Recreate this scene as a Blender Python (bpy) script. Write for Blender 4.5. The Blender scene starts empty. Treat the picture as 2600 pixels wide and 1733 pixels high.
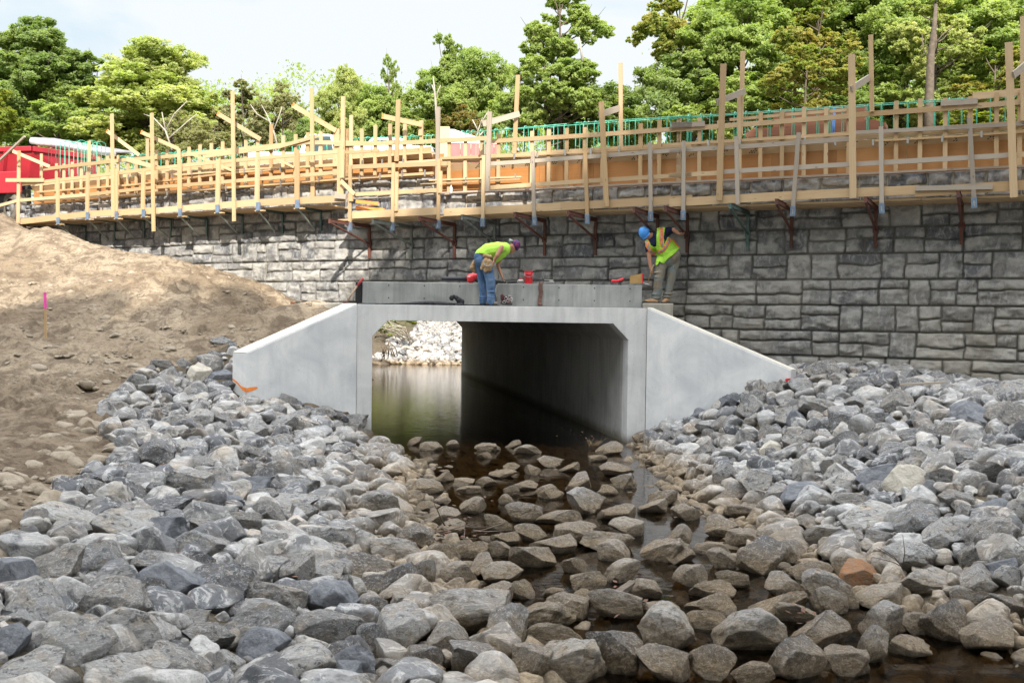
import bpy, bmesh, math, random
import numpy as np
from mathutils import Vector, Matrix, noise
R = math.radians
random.seed(7); rng = np.random.default_rng(7)
scene = bpy.context.scene
COL = scene.collection

# ------------------------------------------------------------------ camera
F = 2600.0                      # focal length in photo pixels (photo 2600 x 1733)
CAM = Vector((0.0, 0.0, 2.46))  # metres above the water
ROT = (Matrix.Rotation(R(90 - 1.2), 3, 'X') @ Matrix.Rotation(0.0142, 3, 'Z'))
cd = bpy.data.cameras.new('camera'); cam = bpy.data.objects.new('camera', cd); COL.objects.link(cam)
cam.matrix_world = Matrix.Translation(CAM) @ ROT.to_4x4()
cd.lens = 36; cd.sensor_width = 36; cd.clip_end = 2000; cd.clip_start = 0.05
scene.camera = cam

def ray(px, py):
    return ROT @ Vector(((px - 1300) / F, -(py - 866.5) / F, -1.0))
def proj(x, y, z):
    v = ROT.transposed() @ (Vector((x, y, z)) - CAM)
    if v.z > -0.1: return (-9999, -9999)
    return (1300 + F * v.x / -v.z, 866.5 - F * v.y / -v.z)
def atY(px, py, Y):             # point of the view ray on the vertical plane Y
    d = ray(px, py); t = Y / d.y
    return CAM + d * t
# reading helpers: enlarged crops of the photograph
S = 2352 / 900
def c1(x, y): return (x / S, y / S)
def c2(x, y): return (850 + x / S, y / S)
def c3(x, y): return (1700 + x / S, y / S)
def c4(x, y): return (500 + x / S, 450 + y / S)
def c5(x, y): return (1100 + x / S, 450 + y / S)
def c6(x, y): return (x / S, 500 + y / S)

# the retaining wall's line in plan: Y as a function of X
WX = np.array([-40, -18, -12.2, -8.66, -5.0, -1.9, 0.9, 5.7, 9.6, 16, 40.])
WY = np.array([46, 34.4, 30.7, 28.35, 26.3, 24.75, 23.45, 21.2, 19.3, 16.2, 5.])
def Yw(X): return np.interp(X, WX, WY)
def wall_n(X):                  # horizontal unit normal towards the camera side
    s = (Yw(X + .6) - Yw(X - .6)) / 1.2
    return Vector((s, -1, 0)).normalized()
def W(px, py, off=0.0):         # point of the view ray on the wall surface moved out by off
    d = ray(px, py)
    lo, hi = 5.0, 60.0
    for _ in range(40):
        t = (lo + hi) / 2; p = CAM + d * t
        g = (Yw(p.x) - p.y) / math.sqrt(1 + ((Yw(p.x + .6) - Yw(p.x - .6)) / 1.2) ** 2) - off
        if g > 0: lo = t
        else: hi = t
    return CAM + d * t

# ------------------------------------------------------------------ object helpers
def tag(o, label=None, cat=None, group=None, kind=None):
    if label: o['label'] = label
    if cat: o['category'] = cat
    if group: o['group'] = group
    if kind: o['kind'] = kind
    return o
def thing(name, label, cat, loc=(0, 0, 0), group=None):
    o = bpy.data.objects.new(name, None); COL.objects.link(o); o.location = loc
    o.empty_display_size = .2
    return tag(o, label, cat, group)
def mk(name, vs, fs, mat, parent=None, smooth=False, uv=None):
    org = Vector((0, 0, 0))
    q = parent
    while q is not None:
        org = org + q.location; q = q.parent
    me = bpy.data.meshes.new(name)
    me.from_pydata([tuple(Vector(v) - org) for v in vs], [], fs)
    if uv is not None:
        l = me.uv_layers.new(name='UVMap')
        l.data.foreach_set('uv', np.array(uv, dtype=np.float32).ravel())
    if smooth: me.polygons.foreach_set('use_smooth', [True] * len(me.polygons))
    me.materials.append(mat); me.update()
    o = bpy.data.objects.new(name, me); COL.objects.link(o); o.parent = parent
    return o
def np_mesh(name, V, Fc, mat, smooth=True, parent=None, attrs=None, quads=None):
    V = np.asarray(V, dtype=np.float32); Fc = np.asarray(Fc, dtype=np.int32)
    k = Fc.shape[1]
    me = bpy.data.meshes.new(name)
    me.vertices.add(len(V)); me.vertices.foreach_set('co', V.ravel())
    me.loops.add(Fc.size); me.loops.foreach_set('vertex_index', Fc.ravel())
    me.polygons.add(len(Fc)); me.polygons.foreach_set('loop_start', np.arange(0, Fc.size, k, dtype=np.int32))
    me.polygons.foreach_set('use_smooth', np.full(len(Fc), smooth))
    if attrs:
        for a, vals in attrs.items():
            at = me.attributes.new(a, 'FLOAT', 'POINT'); at.data.foreach_set('value', np.asarray(vals, dtype=np.float32).ravel())
    me.materials.append(mat); me.update(calc_edges=True); me.validate()
    o = bpy.data.objects.new(name, me); COL.objects.link(o); o.parent = parent
    return o
class MB:                        # collects boxes, tubes and so on into one mesh
    def __init__(s): s.v = []; s.f = []; s.uv = []
    def box8(s, P):
        b = len(s.v); s.v += [Vector(p) for p in P]
        fs = [(0, 3, 2, 1), (4, 5, 6, 7), (0, 1, 5, 4), (1, 2, 6, 5), (2, 3, 7, 6), (3, 0, 4, 7)]
        s.f += [tuple(b + i for i in f) for f in fs]
        for f in fs:
            s.uv += [(0, 0), (0, .1), (.1, .1), (.1, 0)]
        return s
    def box(s, x0, x1, y0, y1, z0, z1):
        s.box8([(x0, y0, z0), (x1, y0, z0), (x1, y1, z0), (x0, y1, z0), (x0, y0, z1), (x1, y0, z1), (x1, y1, z1), (x0, y1, z1)])
        return s
    def bar(s, p0, p1, w, t, n):  # a plank: width w across n, thickness t along n
        p0 = Vector(p0); p1 = Vector(p1); d = (p1 - p0); L = d.length; d.normalize()
        n = Vector(n); sd = d.cross(n).normalized(); n = sd.cross(d).normalized()
        b = len(s.v); u0 = random.random() * 20; v0 = random.random() * 20
        cr = [(-w / 2, -t / 2), (w / 2, -t / 2), (w / 2, t / 2), (-w / 2, t / 2)]
        for q in (p0, p1):
            for a, c in cr: s.v.append(q + sd * a + n * c)
        for i in range(4):
            j = (i + 1) % 4
            s.f.append((b + i, b + j, b + 4 + j, b + 4 + i))
            wd = w if i % 2 == 0 else t
            s.uv += [(u0, v0 + i), (u0, v0 + i + wd), (u0 + L, v0 + i + wd), (u0 + L, v0 + i)]
        s.f.append((b + 3, b + 2, b + 1, b)); s.f.append((b + 4, b + 5, b + 6, b + 7))
        s.uv += [(0, 0), (0, .02), (.02, .02), (.02, 0)] * 2
        return s
    def tube(s, pts, r, seg=8, cap=True):
        pts = [Vector(p) for p in pts]; n = len(pts)
        rs = r if isinstance(r, (list, tuple)) else [r] * n
        b = len(s.v); up = Vector((0.13, 0.21, .97))
        for i, p in enumerate(pts):
            d = (pts[min(i + 1, n - 1)] - pts[max(i - 1, 0)]).normalized()
            if abs(d.dot(up)) > .98: up = Vector((1, .1, 0)).normalized()
            a = d.cross(up).normalized(); c = a.cross(d).normalized(); up = c
            for k in range(seg):
                t = 2 * math.pi * k / seg
                s.v.append(p + (a * math.cos(t) + c * math.sin(t)) * rs[i])
        for i in range(n - 1):
            for k in range(seg):
                k2 = (k + 1) % seg
                s.f.append((b + i * seg + k, b + i * seg + k2, b + (i + 1) * seg + k2, b + (i + 1) * seg + k))
                s.uv += [(i * .3, k * .03), (i * .3, k * .03 + .03), (i * .3 + .3, k * .03 + .03), (i * .3 + .3, k * .03)]
        if cap:
            for st, rev in ((0, True), ((n - 1) * seg, False)):
                idx = [b + st + k for k in range(seg)]
                if rev: idx.reverse()
                s.f.append(tuple(idx)); s.uv += [(0, 0)] * seg
        return s
    def lathe(s, prof, c, seg=20, axis=(0, 0, 1)):
        ax = Vector(axis).normalized(); a = ax.orthogonal().normalized(); d = ax.cross(a); c = Vector(c)
        b = len(s.v); n = len(prof)
        for r, h in prof:
            for k in range(seg):
                t = 2 * math.pi * k / seg
                s.v.append(c + ax * h + (a * math.cos(t) + d * math.sin(t)) * r)
        for i in range(n - 1):
            for k in range(seg):
                k2 = (k + 1) % seg
                s.f.append((b + i * seg + k, b + i * seg + k2, b + (i + 1) * seg + k2, b + (i + 1) * seg + k)); s.uv += [(0, 0)] * 4
        return s
    def ell(s, c, r, seg=14, rings=9, M=None):
        c = Vector(c); b = len(s.v)
        if not hasattr(r, '__len__'): r = (r, r, r)
        for i in range(rings + 1):
            ph = math.pi * i / rings
            for k in range(seg):
                t = 2 * math.pi * k / seg
                v = Vector((r[0] * math.sin(ph) * math.cos(t), r[1] * math.sin(ph) * math.sin(t), r[2] * math.cos(ph)))
                if M is not None: v = M @ v
                s.v.append(c + v)
        for i in range(rings):
            for k in range(seg):
                k2 = (k + 1) % seg
                s.f.append((b + i * seg + k, b + (i + 1) * seg + k, b + (i + 1) * seg + k2, b + i * seg + k2)); s.uv += [(0, 0)] * 4
        return s
    def prism(s, poly, off):      # polygon extruded by vector off
        n = len(poly); b = len(s.v); off = Vector(off)
        s.v += [Vector(p) for p in poly] + [Vector(p) + off for p in poly]
        s.f.append(tuple(b + n - 1 - i for i in range(n))); s.uv += [(0, 0)] * n
        s.f.append(tuple(b + n + i for i in range(n))); s.uv += [(0, 0)] * n
        for i in range(n):
            j = (i + 1) % n
            s.f.append((b + i, b + j, b + n + j, b + n + i)); s.uv += [(0, 0)] * 4
        return s
    def build(s, name, mat, parent=None, smooth=False, bevel=0, fixn=True):
        o = mk(name, s.v, s.f, mat, parent, smooth, s.uv)
        if fixn:
            bm = bmesh.new(); bm.from_mesh(o.data); bmesh.ops.recalc_face_normals(bm, faces=bm.faces); bm.to_mesh(o.data); bm.free()
        if bevel:
            m = o.modifiers.new('bevel', 'BEVEL'); m.width = bevel; m.segments = 2; m.limit_method = 'ANGLE'
        return o

# ------------------------------------------------------------------ numpy noise
def vnoise(x, y, seed=0):
    x = np.asarray(x, dtype=np.float64); y = np.asarray(y, dtype=np.float64)
    xi = np.floor(x).astype(np.int64); yi = np.floor(y).astype(np.int64); fx = x - xi; fy = y - yi
    fx = fx * fx * (3 - 2 * fx); fy = fy * fy * (3 - 2 * fy)
    def h(a, b):
        n = (a * 374761393 + b * 668265263 + seed * 1442695041) & 0x7fffffff
        n = ((n ^ (n >> 13)) * 1274126177) & 0x7fffffff
        return ((n ^ (n >> 16)) & 0xffff) / 65535.0
    return (h(xi, yi) * (1 - fx) + h(xi + 1, yi) * fx) * (1 - fy) + (h(xi, yi + 1) * (1 - fx) + h(xi + 1, yi + 1) * fx) * fy
def fbm(x, y, oct=4, seed=0):
    s = 0; a = 1; t = 0
    for o in range(oct):
        s = s + a * vnoise(x * 2 ** o, y * 2 ** o, seed + o * 17); t += a; a *= .5
    return s / t

# ------------------------------------------------------------------ materials
class NT:
    def __init__(s, name):
        s.m = bpy.data.materials.new(name); s.m.use_nodes = True; s.t = s.m.node_tree; s.t.nodes.clear()
        s.out = s.n('ShaderNodeOutputMaterial'); s.y = 0
    def n(s, typ, **kw):
        nd = s.t.nodes.new(typ)
        for k, v in kw.items():
            if k in nd.inputs: nd.inputs[k].default_value = v
            else: setattr(nd, k, v)
        return nd
    def l(s, a, b): s.t.links.new(a, b)
    def noise(s, vec, scale, detail=6, rough=.6, dist=0):
        nd = s.n('ShaderNodeTexNoise'); nd.inputs['Scale'].default_value = scale; nd.inputs['Detail'].default_value = detail
        nd.inputs['Roughness'].default_value = rough; nd.inputs['Distortion'].default_value = dist
        if vec is not None: s.l(vec, nd.inputs['Vector'])
        return nd.outputs['Fac']
    def ramp(s, fac, stops):
        nd = s.n('ShaderNodeValToRGB'); cr = nd.color_ramp
        while len(cr.elements) < len(stops): cr.elements.new(.5)
        for e, (p, c) in zip(cr.elements, stops):
            e.position = p; e.color = (c, c, c, 1) if not hasattr(c, '__len__') else (*c, 1)
        s.l(fac, nd.inputs['Fac']); return nd.outputs['Color']
    def mix(s, fac, a, b, mode='MIX'):
        nd = s.n('ShaderNodeMix'); nd.data_type = 'RGBA'; nd.blend_type = mode
        for sock, v in ((nd.inputs[0], fac), (nd.inputs[6], a), (nd.inputs[7], b)):
            if hasattr(v, 'links') or isinstance(v, bpy.types.NodeSocket): s.l(v, sock)
            elif sock == nd.inputs[0]: sock.default_value = v
            else: sock.default_value = (*v, 1) if hasattr(v, '__len__') else (v, v, v, 1)
        return nd.outputs[2]
    def math(s, op, a, b=0.0, c=None, clamp=False):
        nd = s.n('ShaderNodeMath'); nd.operation = op; nd.use_clamp = clamp
        for i, v in enumerate((a, b) if c is None else (a, b, c)):
            if isinstance(v, bpy.types.NodeSocket): s.l(v, nd.inputs[i])
            else: nd.inputs[i].default_value = v
        return nd.outputs[0]
    def scalev(s, vec, sc):
        nd = s.n('ShaderNodeMapping'); s.l(vec, nd.inputs['Vector']); nd.inputs['Scale'].default_value = sc
        return nd.outputs['Vector']
    def bump(s, h, strength=.5, dist=.02, nrm=None):
        nd = s.n('ShaderNodeBump'); nd.inputs['Strength'].default_value = strength; nd.inputs['Distance'].default_value = dist
        s.l(h, nd.inputs['Height'])
        if nrm is not None: s.l(nrm, nd.inputs['Normal'])
        return nd.outputs['Normal']
    def bsdf(s, col, rough=.8, nrm=None, metal=0, spec=.5, **kw):
        b = s.n('ShaderNodeBsdfPrincipled')
        if isinstance(col, bpy.types.NodeSocket): s.l(col, b.inputs['Base Color'])
        else: b.inputs['Base Color'].default_value = (*col, 1)
        if isinstance(rough, bpy.types.NodeSocket): s.l(rough, b.inputs['Roughness'])
        else: b.inputs['Roughness'].default_value = rough
        b.inputs['Metallic'].default_value = metal; b.inputs['Specular IOR Level'].default_value = spec
        if nrm is not None: s.l(nrm, b.inputs['Normal'])
        s.l(b.outputs[0], s.out.inputs['Surface']); return b
    def obj(s): return s.n('ShaderNodeTexCoord').outputs['Object']
    def pos(s): return s.n('ShaderNodeNewGeometry').outputs['Position']
    def attr(s, name):
        a = s.n('ShaderNodeAttribute'); a.attribute_name = name; return a.outputs['Fac']

def simple(name, c1, c2=None, rough=.7, scale=8, bump=.2, bscale=40, metal=0, bdist=.01, spec=.4):
    t = NT(name); p = t.pos()
    c2 = c2 or tuple(x * .75 for x in c1)
    col = t.mix(t.ramp(t.noise(p, scale, 5), [(.35, 0), (.65, 1)]), c1, c2)
    nb = t.bump(t.noise(p, bscale, 4), bump, bdist) if bump else None
    t.bsdf(col, rough, nb, metal, spec); return t.m

def wood(name, ca, cb, ck, rough=.65, knots=True):
    t = NT(name); uv = t.n('ShaderNodeTexCoord').outputs['UV']
    g = t.noise(t.scalev(uv, (1.6, 45, 1)), 1.0, 5, .65, .6)
    big = t.noise(t.scalev(uv, (.7, 4, 1)), 1.0, 3)
    col = t.mix(t.ramp(g, [(.3, 0), (.7, 1)]), ca, cb)
    oi = t.math('FRACT', t.math('ADD', t.n('ShaderNodeNewGeometry').outputs['Random Per Island'], t.n('ShaderNodeObjectInfo').outputs['Random']))
    col = t.mix(t.math('MULTIPLY', oi, .7), col, ck)
    col = t.mix(t.ramp(t.math('FRACT', t.math('MULTIPLY', oi, 7.3)), [(.0, .45), (.45, 0)]), col, tuple(x * .62 for x in cb))
    col = t.mix(t.ramp(big, [(.55, 0), (.75, .35)]), col, tuple(x * .6 for x in cb))
    if knots:
        v = t.n('ShaderNodeTexVoronoi'); t.l(t.scalev(uv, (2.6, 9, 1)), v.inputs['Vector']); v.inputs['Scale'].default_value = 1
        col = t.mix(t.ramp(v.outputs['Distance'], [(.05, .8), (.11, 0)]), col, tuple(x * .35 for x in cb))
    t.bsdf(col, rough, t.bump(g, .25, .004), 0, .3); return t.m
# ------------------------------------------------------------------ materials of the setting
def mat_rock(name, stream=True):
    t = NT(name)
    tc = t.obj(); pos = t.pos()
    oi = t.n('ShaderNodeObjectInfo'); isl = t.n('ShaderNodeNewGeometry').outputs['Random Per Island']
    rnd = t.math('FRACT', t.math('ADD', oi.outputs['Random'], isl))
    at = t.attr('tone')
    off = t.n('ShaderNodeVectorMath'); off.operation = 'ADD'
    cx = t.n('ShaderNodeCombineXYZ'); r40 = t.math('MULTIPLY', rnd, 40.0)
    for i in range(3): t.l(r40, cx.inputs[i])
    t.l(tc, off.inputs[0]); t.l(cx.outputs[0], off.inputs[1]); p = off.outputs[0]
    base = t.ramp(rnd, [(0, (.11, .114, .125)), (.14, (.18, .182, .19)), (.3, (.24, .238, .238)), (.48, (.275, .255, .23)),
                        (.64, (.33, .328, .325)), (.82, (.38, .37, .355)), (1, (.50, .485, .46))])
    n1 = t.noise(p, 3.2, 7, .62, .5)
    col = t.mix(t.ramp(n1, [(.38, .85), (.46, 0)]), base, (.085, .087, .095))
    n2 = t.noise(p, 7, 8, .7, 1.2)
    col = t.mix(t.ramp(n2, [(.52, 0), (.58, .6)]), col, (.60, .585, .56))
    n4 = t.noise(t.scalev(p, (1, 1.3, 5)), 3.5, 5, .6, .8)          # bedding bands
    col = t.mix(t.math('MULTIPLY', t.ramp(n4, [(.42, 0), (.6, 1)]), .35), col, (.12, .115, .11))
    n5 = t.noise(p, 2.1, 4, .6)
    warm = t.mix(1.0, col, (1.15, .93, .68), 'MULTIPLY')
    col = t.mix(t.ramp(n5, [(.5, 0), (.72, .6)]), col, warm)
    n3 = t.noise(p, 60, 4, .7)
    col = t.mix(t.ramp(n3, [(.3, .35), (.45, 0)]), col, (.04, .04, .042))
    vr = t.n('ShaderNodeTexVoronoi'); vr.feature = 'DISTANCE_TO_EDGE'; vr.inputs['Scale'].default_value = 7
    wv = t.n('ShaderNodeVectorMath'); wv.operation = 'ADD'; t.l(p, wv.inputs[0])
    nn = t.n('ShaderNodeTexNoise'); nn.inputs['Scale'].default_value = 5; t.l(p, nn.inputs['Vector']); t.l(nn.outputs['Color'], wv.inputs[1]); t.l(wv.outputs[0], vr.inputs['Vector'])
    crack = t.ramp(vr.outputs['Distance'], [(.0, 1), (.012, 0)])
    col = t.mix(t.math('MULTIPLY', crack, .35), col, (.03, .03, .03))
    rough = .8
    # silt and algae below the old waterline
    z = t.n('ShaderNodeSeparateXYZ'); t.l(pos, z.inputs[0])
    zz = t.math('ADD', z.outputs[2], t.math('MULTIPLY', t.math('SUBTRACT', n1, .5), .22))
    wet = t.ramp(zz, [(.08, 1), (.34, 0)])
    silt = t.mix(t.ramp(n2, [(.4, 0), (.62, 1)]), (.14, .095, .045), (.30, .215, .12))
    col = t.mix(t.math('MULTIPLY', wet, .8), col, silt)
    wetd = t.ramp(zz, [(.0, 1), (.06, 0)])
    col = t.mix(t.math('MULTIPLY', wetd, .6), col, (.03, .023, .014))
    rough = t.math('SUBTRACT', .85, t.math('MULTIPLY', wetd, .5))
    b1 = t.bump(t.noise(p, 6, 9, .7, .5), 1.0, .07)
    b2 = t.bump(t.noise(p, 40, 5, .75), .7, .015, b1)
    b3 = t.bump(t.math('MULTIPLY', crack, -1.0), .5, .01, b2)
    t.bsdf(col, rough, b3, 0, .3)
    return t.m
M_rock = mat_rock('riprap_rock')

def mat_tint_rock(name, c1, c2):
    t = NT(name); p = t.obj()
    col = t.mix(t.ramp(t.noise(p, 3, 7, .65, .6), [(.35, 0), (.65, 1)]), c1, c2)
    col = t.mix(t.ramp(t.noise(p, 45, 5, .7), [(.3, .5), (.5, 0)]), col, tuple(x * .25 for x in c1))
    b1 = t.bump(t.noise(p, 9, 8, .68, .3), .75, .05); b2 = t.bump(t.noise(p, 55, 5, .7), .5, .012, b1)
    t.bsdf(col, .8, b2, 0, .3); return t.m
M_rock_orange = mat_tint_rock('rust_stained_rock', (.30, .13, .045), (.20, .15, .11))
M_rock_pale = mat_tint_rock('pale_limestone', (.55, .51, .44), (.40, .36, .29))
M_rock_dark = mat_tint_rock('dark_slate_rock', (.12, .128, .145), (.24, .245, .26))
M_rock_tan = mat_tint_rock('tan_rock', (.34, .27, .19), (.22, .175, .125))

def mat_ground():
    t = NT('soil'); p = t.pos()
    mask = t.attr('rocky')
    n1 = t.noise(p, .35, 6, .6, .4); n2 = t.noise(p, 2.4, 8, .7, .6); n3 = t.noise(p, 14, 8, .75); n4 = t.noise(p, 60, 4, .7)
    col = t.mix(t.ramp(n1, [(.38, 0), (.62, 1)]), (.22, .167, .112), (.345, .28, .20))
    col = t.mix(t.ramp(n2, [(.42, .85), (.54, 0)]), col, (.13, .095, .065))
    col = t.mix(t.ramp(n3, [(.38, .65), (.5, 0)]), col, (.10, .072, .047))
    col = t.mix(t.ramp(n4, [(.62, 0), (.72, .6)]), col, (.42, .38, .32))
    damp = t.attr('damp')
    col = t.mix(damp, col, t.mix(1.0, col, (.56, .53, .52), 'MULTIPLY'))
    col = t.mix(mask, col, t.mix(t.ramp(n3, [(.4, 0), (.6, 1)]), (.07, .055, .038), (.14, .115, .082)))
    grass = t.attr('grass')
    col = t.mix(grass, col, t.mix(t.ramp(n3, [(.4, 0), (.6, 1)]), (.035, .06, .018), (.1, .13, .04)))
    b = t.bump(n3, .9, .06); b = t.bump(n2, .6, .15, b); b = t.bump(n4, .6, .012, b)
    t.bsdf(col, .95, b, 0, .15); return t.m
M_ground = mat_ground()

def mat_concrete(name, ca, cb, streak=0.3, stain=None, rough=.75, sc=1.0):
    t = NT(name); p = t.pos()
    n1 = t.noise(p, .9 * sc, 7, .6, .8); n2 = t.noise(t.scalev(p, (6, 6, .5)), 1.3, 5, .6); n3 = t.noise(p, 90, 3, .6); n4 = t.noise(p, 5, 7, .7, 1)
    col = t.mix(t.ramp(n1, [(.35, 0), (.65, 1)]), ca, cb)
    col = t.mix(t.math('MULTIPLY', t.ramp(n2, [(.45, 0), (.68, 1)]), streak), col, tuple(x * .55 for x in cb))
    col = t.mix(t.ramp(n3, [(.3, .3), (.42, 0)]), col, tuple(x * .5 for x in cb))
    col = t.mix(t.ramp(n4, [(.6, 0), (.75, .25)]), col, tuple(x * .7 for x in cb))
    vo = t.n('ShaderNodeTexVoronoi'); vo.inputs['Scale'].default_value = 11; t.l(p, vo.inputs['Vector'])
    col = t.mix(t.ramp(vo.outputs['Distance'], [(.055, .75), (.075, 0)]), col, tuple(x * .35 for x in cb))
    if stain:
        col = t.mix(t.ramp(t.noise(t.scalev(p, (1, 1, 1.6)), 2.4, 8, .75, 1.5), [(.63, 0), (.7, .6)]), col, stain)
    z = t.n('ShaderNodeSeparateXYZ'); t.l(p, z.inputs[0])
    zz = t.math('ADD', z.outputs[2], t.math('MULTIPLY', t.math('SUBTRACT', n4, .5), .3))
    col = t.mix(t.ramp(zz, [(.04, .85), (.22, 0)]), col, (.13, .11, .075))
    t.bsdf(col, rough, t.bump(n3, .25, .004, t.bump(n4, .15, .02)), 0, .3); return t.m
M_conc = mat_concrete('precast_concrete', (.68, .675, .66), (.50, .51, .52), .12, None, .75, 1.3)
M_conc_head = mat_concrete('headwall_concrete', (.64, .63, .61), (.47, .47, .465), .3, (.2, .13, .1))
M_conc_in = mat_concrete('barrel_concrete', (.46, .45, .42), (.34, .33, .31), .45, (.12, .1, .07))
M_conc_cap = mat_concrete('curb_concrete', (.33, .33, .31), (.24, .245, .235), .5, None, .7, 2)
M_conc_old = mat_concrete('old_concrete', (.36, .33, .28), (.27, .25, .21), .3, (.15, .1, .07))
M_conc_top = mat_concrete('wing_top_concrete', (.60, .56, .48), (.52, .49, .43), .05)

def mat_wall():
    t = NT('stone_face'); p = t.pos(); tone = t.attr('tone'); jt = t.attr('joint'); cav = t.attr('cav')
    n1 = t.noise(p, 1.6, 7, .65, .8); n2 = t.noise(t.scalev(p, (3, 3, 1.2)), 3.5, 7, .7, .5); n3 = t.noise(p, 45, 5, .7)
    col = t.mix(t.ramp(tone, [(.1, 0), (.9, 1)]), (.10, .105, .118), (.31, .30, .285))
    col = t.mix(t.ramp(n1, [(.44, 0), (.62, .8)]), col, (.05, .054, .064))
    col = t.mix(t.ramp(n2, [(.5, 0), (.64, .6)]), col, (.36, .365, .375))
    col = t.mix(t.ramp(cav, [(.45, .0), (.75, .5)]), col, (.42, .41, .385))
    z = t.n('ShaderNodeSeparateXYZ'); t.l(p, z.inputs[0])
    low = t.ramp(t.math('ADD', z.outputs[2], t.math('MULTIPLY', n1, 2.0)), [(.0, 0), (1, 0)])
    nz = t.noise(p, .5, 4, .6)
    zl = t.math('SUBTRACT', 4.4, z.outputs[2]); zl = t.math('MULTIPLY', zl, .32, clamp=True)
    tan = t.math('MULTIPLY', zl, t.ramp(nz, [(.35, .2), (.6, .8)]))
    col = t.mix(tan, col, (.30, .265, .20))
    col = t.mix(t.math('MULTIPLY', jt, .85), col, t.mix(t.ramp(nz, [(.4, 0), (.6, 1)]), (.06, .06, .058), (.15, .138, .11)))
    col = t.mix(t.ramp(n3, [(.3, .4), (.45, 0)]), col, (.05, .05, .05))
    b = t.bump(n2, .5, .03); b = t.bump(n3, .5, .008, b)
    t.bsdf(col, .75, b, 0, .35); return t.m
M_wall = mat_wall()

def mat_water():
    t = NT('creek_water'); p = t.pos()
    n1 = t.noise(t.scalev(p, (1.0, 2.6, 1)), 2.6, 3, .55, .3); n2 = t.noise(p, 16, 3, .6)
    b = t.bump(n1, .09, .05); b = t.bump(n2, .09, .012, b)
    fr = t.n('ShaderNodeFresnel'); fr.inputs['IOR'].default_value = 1.36; t.l(b, fr.inputs['Normal'])
    tr = t.n('ShaderNodeBsdfTransparent'); tr.inputs['Color'].default_value = (.46, .36, .22, 1)
    gl = t.n('ShaderNodeBsdfGlossy'); gl.inputs['Roughness'].default_value = .02; gl.inputs['Color'].default_value = (1, 1, 1, 1); t.l(b, gl.inputs['Normal'])
    mx = t.n('ShaderNodeMixShader'); t.l(fr.outputs[0], mx.inputs[0]); t.l(tr.outputs[0], mx.inputs[1]); t.l(gl.outputs[0], mx.inputs[2])
    t.l(mx.outputs[0], t.out.inputs['Surface']); return t.m
M_water = mat_water()

# ------------------------------------------------------------------ terrain height field
GP = [(2.3, 20.4, -.1), (2.5, 16, -.05), (2.7, 12.6, -.05), (2.95, 9.6, -.05), (3.8, 7.4, -.08), (4.8, 5.5, -.1), (6, 3.5, -.1),
      (4.5, 9, .3), (5.0, 12, .62), (3.6, 14, .3), (5.4, 14, .75), (4.0, 17, .5), (7, 12.5, 1.15), (5.3, 10.6, .62), (6.2, 9, .62), (3.6, 11, .22),
      (9, 8, 1.3), (12, 14, 1.9), (9.5, 16.5, 1.45), (14, 5, 2.0), (7.0, 17, 1.35), (5.6, 17.4, 1.2), (12, 17.5, 1.6), (9.4, 19.0, 1.3), (7.4, 20.0, 1.45), (7, 6, .5), (9, 4, .9),
      (5.8, 20.9, 1.5), (4.0, 21.6, 1.6), (6.5, 18.6, 1.5),
      (-2.9, 20.6, 0), (-2.1, 18, .02), (-1.75, 15, .02), (-1.3, 12.4, .02), (-.7, 10, .02), (-.2, 8.1, .02), (.1, 6.5, .02), (.6, 4.5, 0), (1, 2.5, 0),
      (-3.3, 12.4, .42), (-2.4, 8, .40), (-4, 8, .72), (-3, 5.5, .68), (-1.4, 6.5, .3), (-5.5, 8.8, .76), (-6, 12, .8), (-4.6, 13, .7), (-8, 16, .92), (-5, 16, .68), (-3.3, 16.5, .4), (-4.8, 18.2, .9), (-3.4, 18.8, .45),
      (-6.2, 19.2, 1.25), (-6.8, 18, 1.15), (-8.2, 19.2, 1.6),
      (-14, 20, 2.6), (-12, 14, 1.2), (-14, 8, 1.3), (-10, 4, 1.2), (-16, 31, 5.45), (-20, 26, 4.6), (-22, 34, 5.4), (-13.2, 28.5, 4.9), (-15, 33, 5.3), (-7, 3, .9),
      (-3.8, 21.7, 2.3), (-5.4, 19.9, 1.62), (-4.6, 20.8, 1.95), (-4.3, 23.5, 2.35), (-3.5, 23.5, 2.2), (-3.2, 24.6, 2.3), (-2.4, 24.4, 2.3), (-4.6, 25.3, 2.7), (-3.4, 22.3, 2.1),
      (0, 20, -.3), (.3, 15, -.2), (.8, 10, -.22), (1.8, 7, -.22), (2.8, 4, -.25), (-.4, 17.5, -.16), (1.4, 18, -.25), (1.2, 13, -.2),
      (-6.5, 49.5, -.3), (-3, 50, -.3), (-2.5, 55.5, .05), (-6, 55.3, .02), (1, 54, .35), (-6, 58, 1.15), (-4, 61.5, 1.85), (-7, 62, 1.9), (0, 62, 2.5), (-2.4, 58, 1.15),
      (-4, 70, 3.2), (-12, 60, 2.6), (-12, 53, 1.4), (5, 50, 1.2), (10, 55, 4), (-20, 50, 4.5), (-8.6, 52, .12), (-8, 47, .2),
      (-30, 60, 5), (0, 85, 5), (30, 60, 5), (20, 40, 5), (30, 20, 4), (30, -10, 3.5), (0, -20, 2.5), (-30, -10, 3.5), (-34, 20, 5), (-40, 45, 5.5), (0, -3, 1.3), (4, -2, .8), (-30, 30, 5.3),
      (-60, 100, 8), (60, 100, 8), (0, 140, 9), (60, 0, 5), (-60, 0, 5), (0, -80, 5), (10, 36, 1.5), (-13, 38, 2)]
for Yt in (24, 28, 33, 38, 43, 47):
    xc = -.25 - .18 * (Yt - 20.8)
    GP += [(xc - 2.5, Yt, -.4), (xc, Yt, -.4), (xc + 2.5, Yt, -.4), (xc - 3.6, Yt, -.2), (xc + 3.6, Yt, -.2)]
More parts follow.
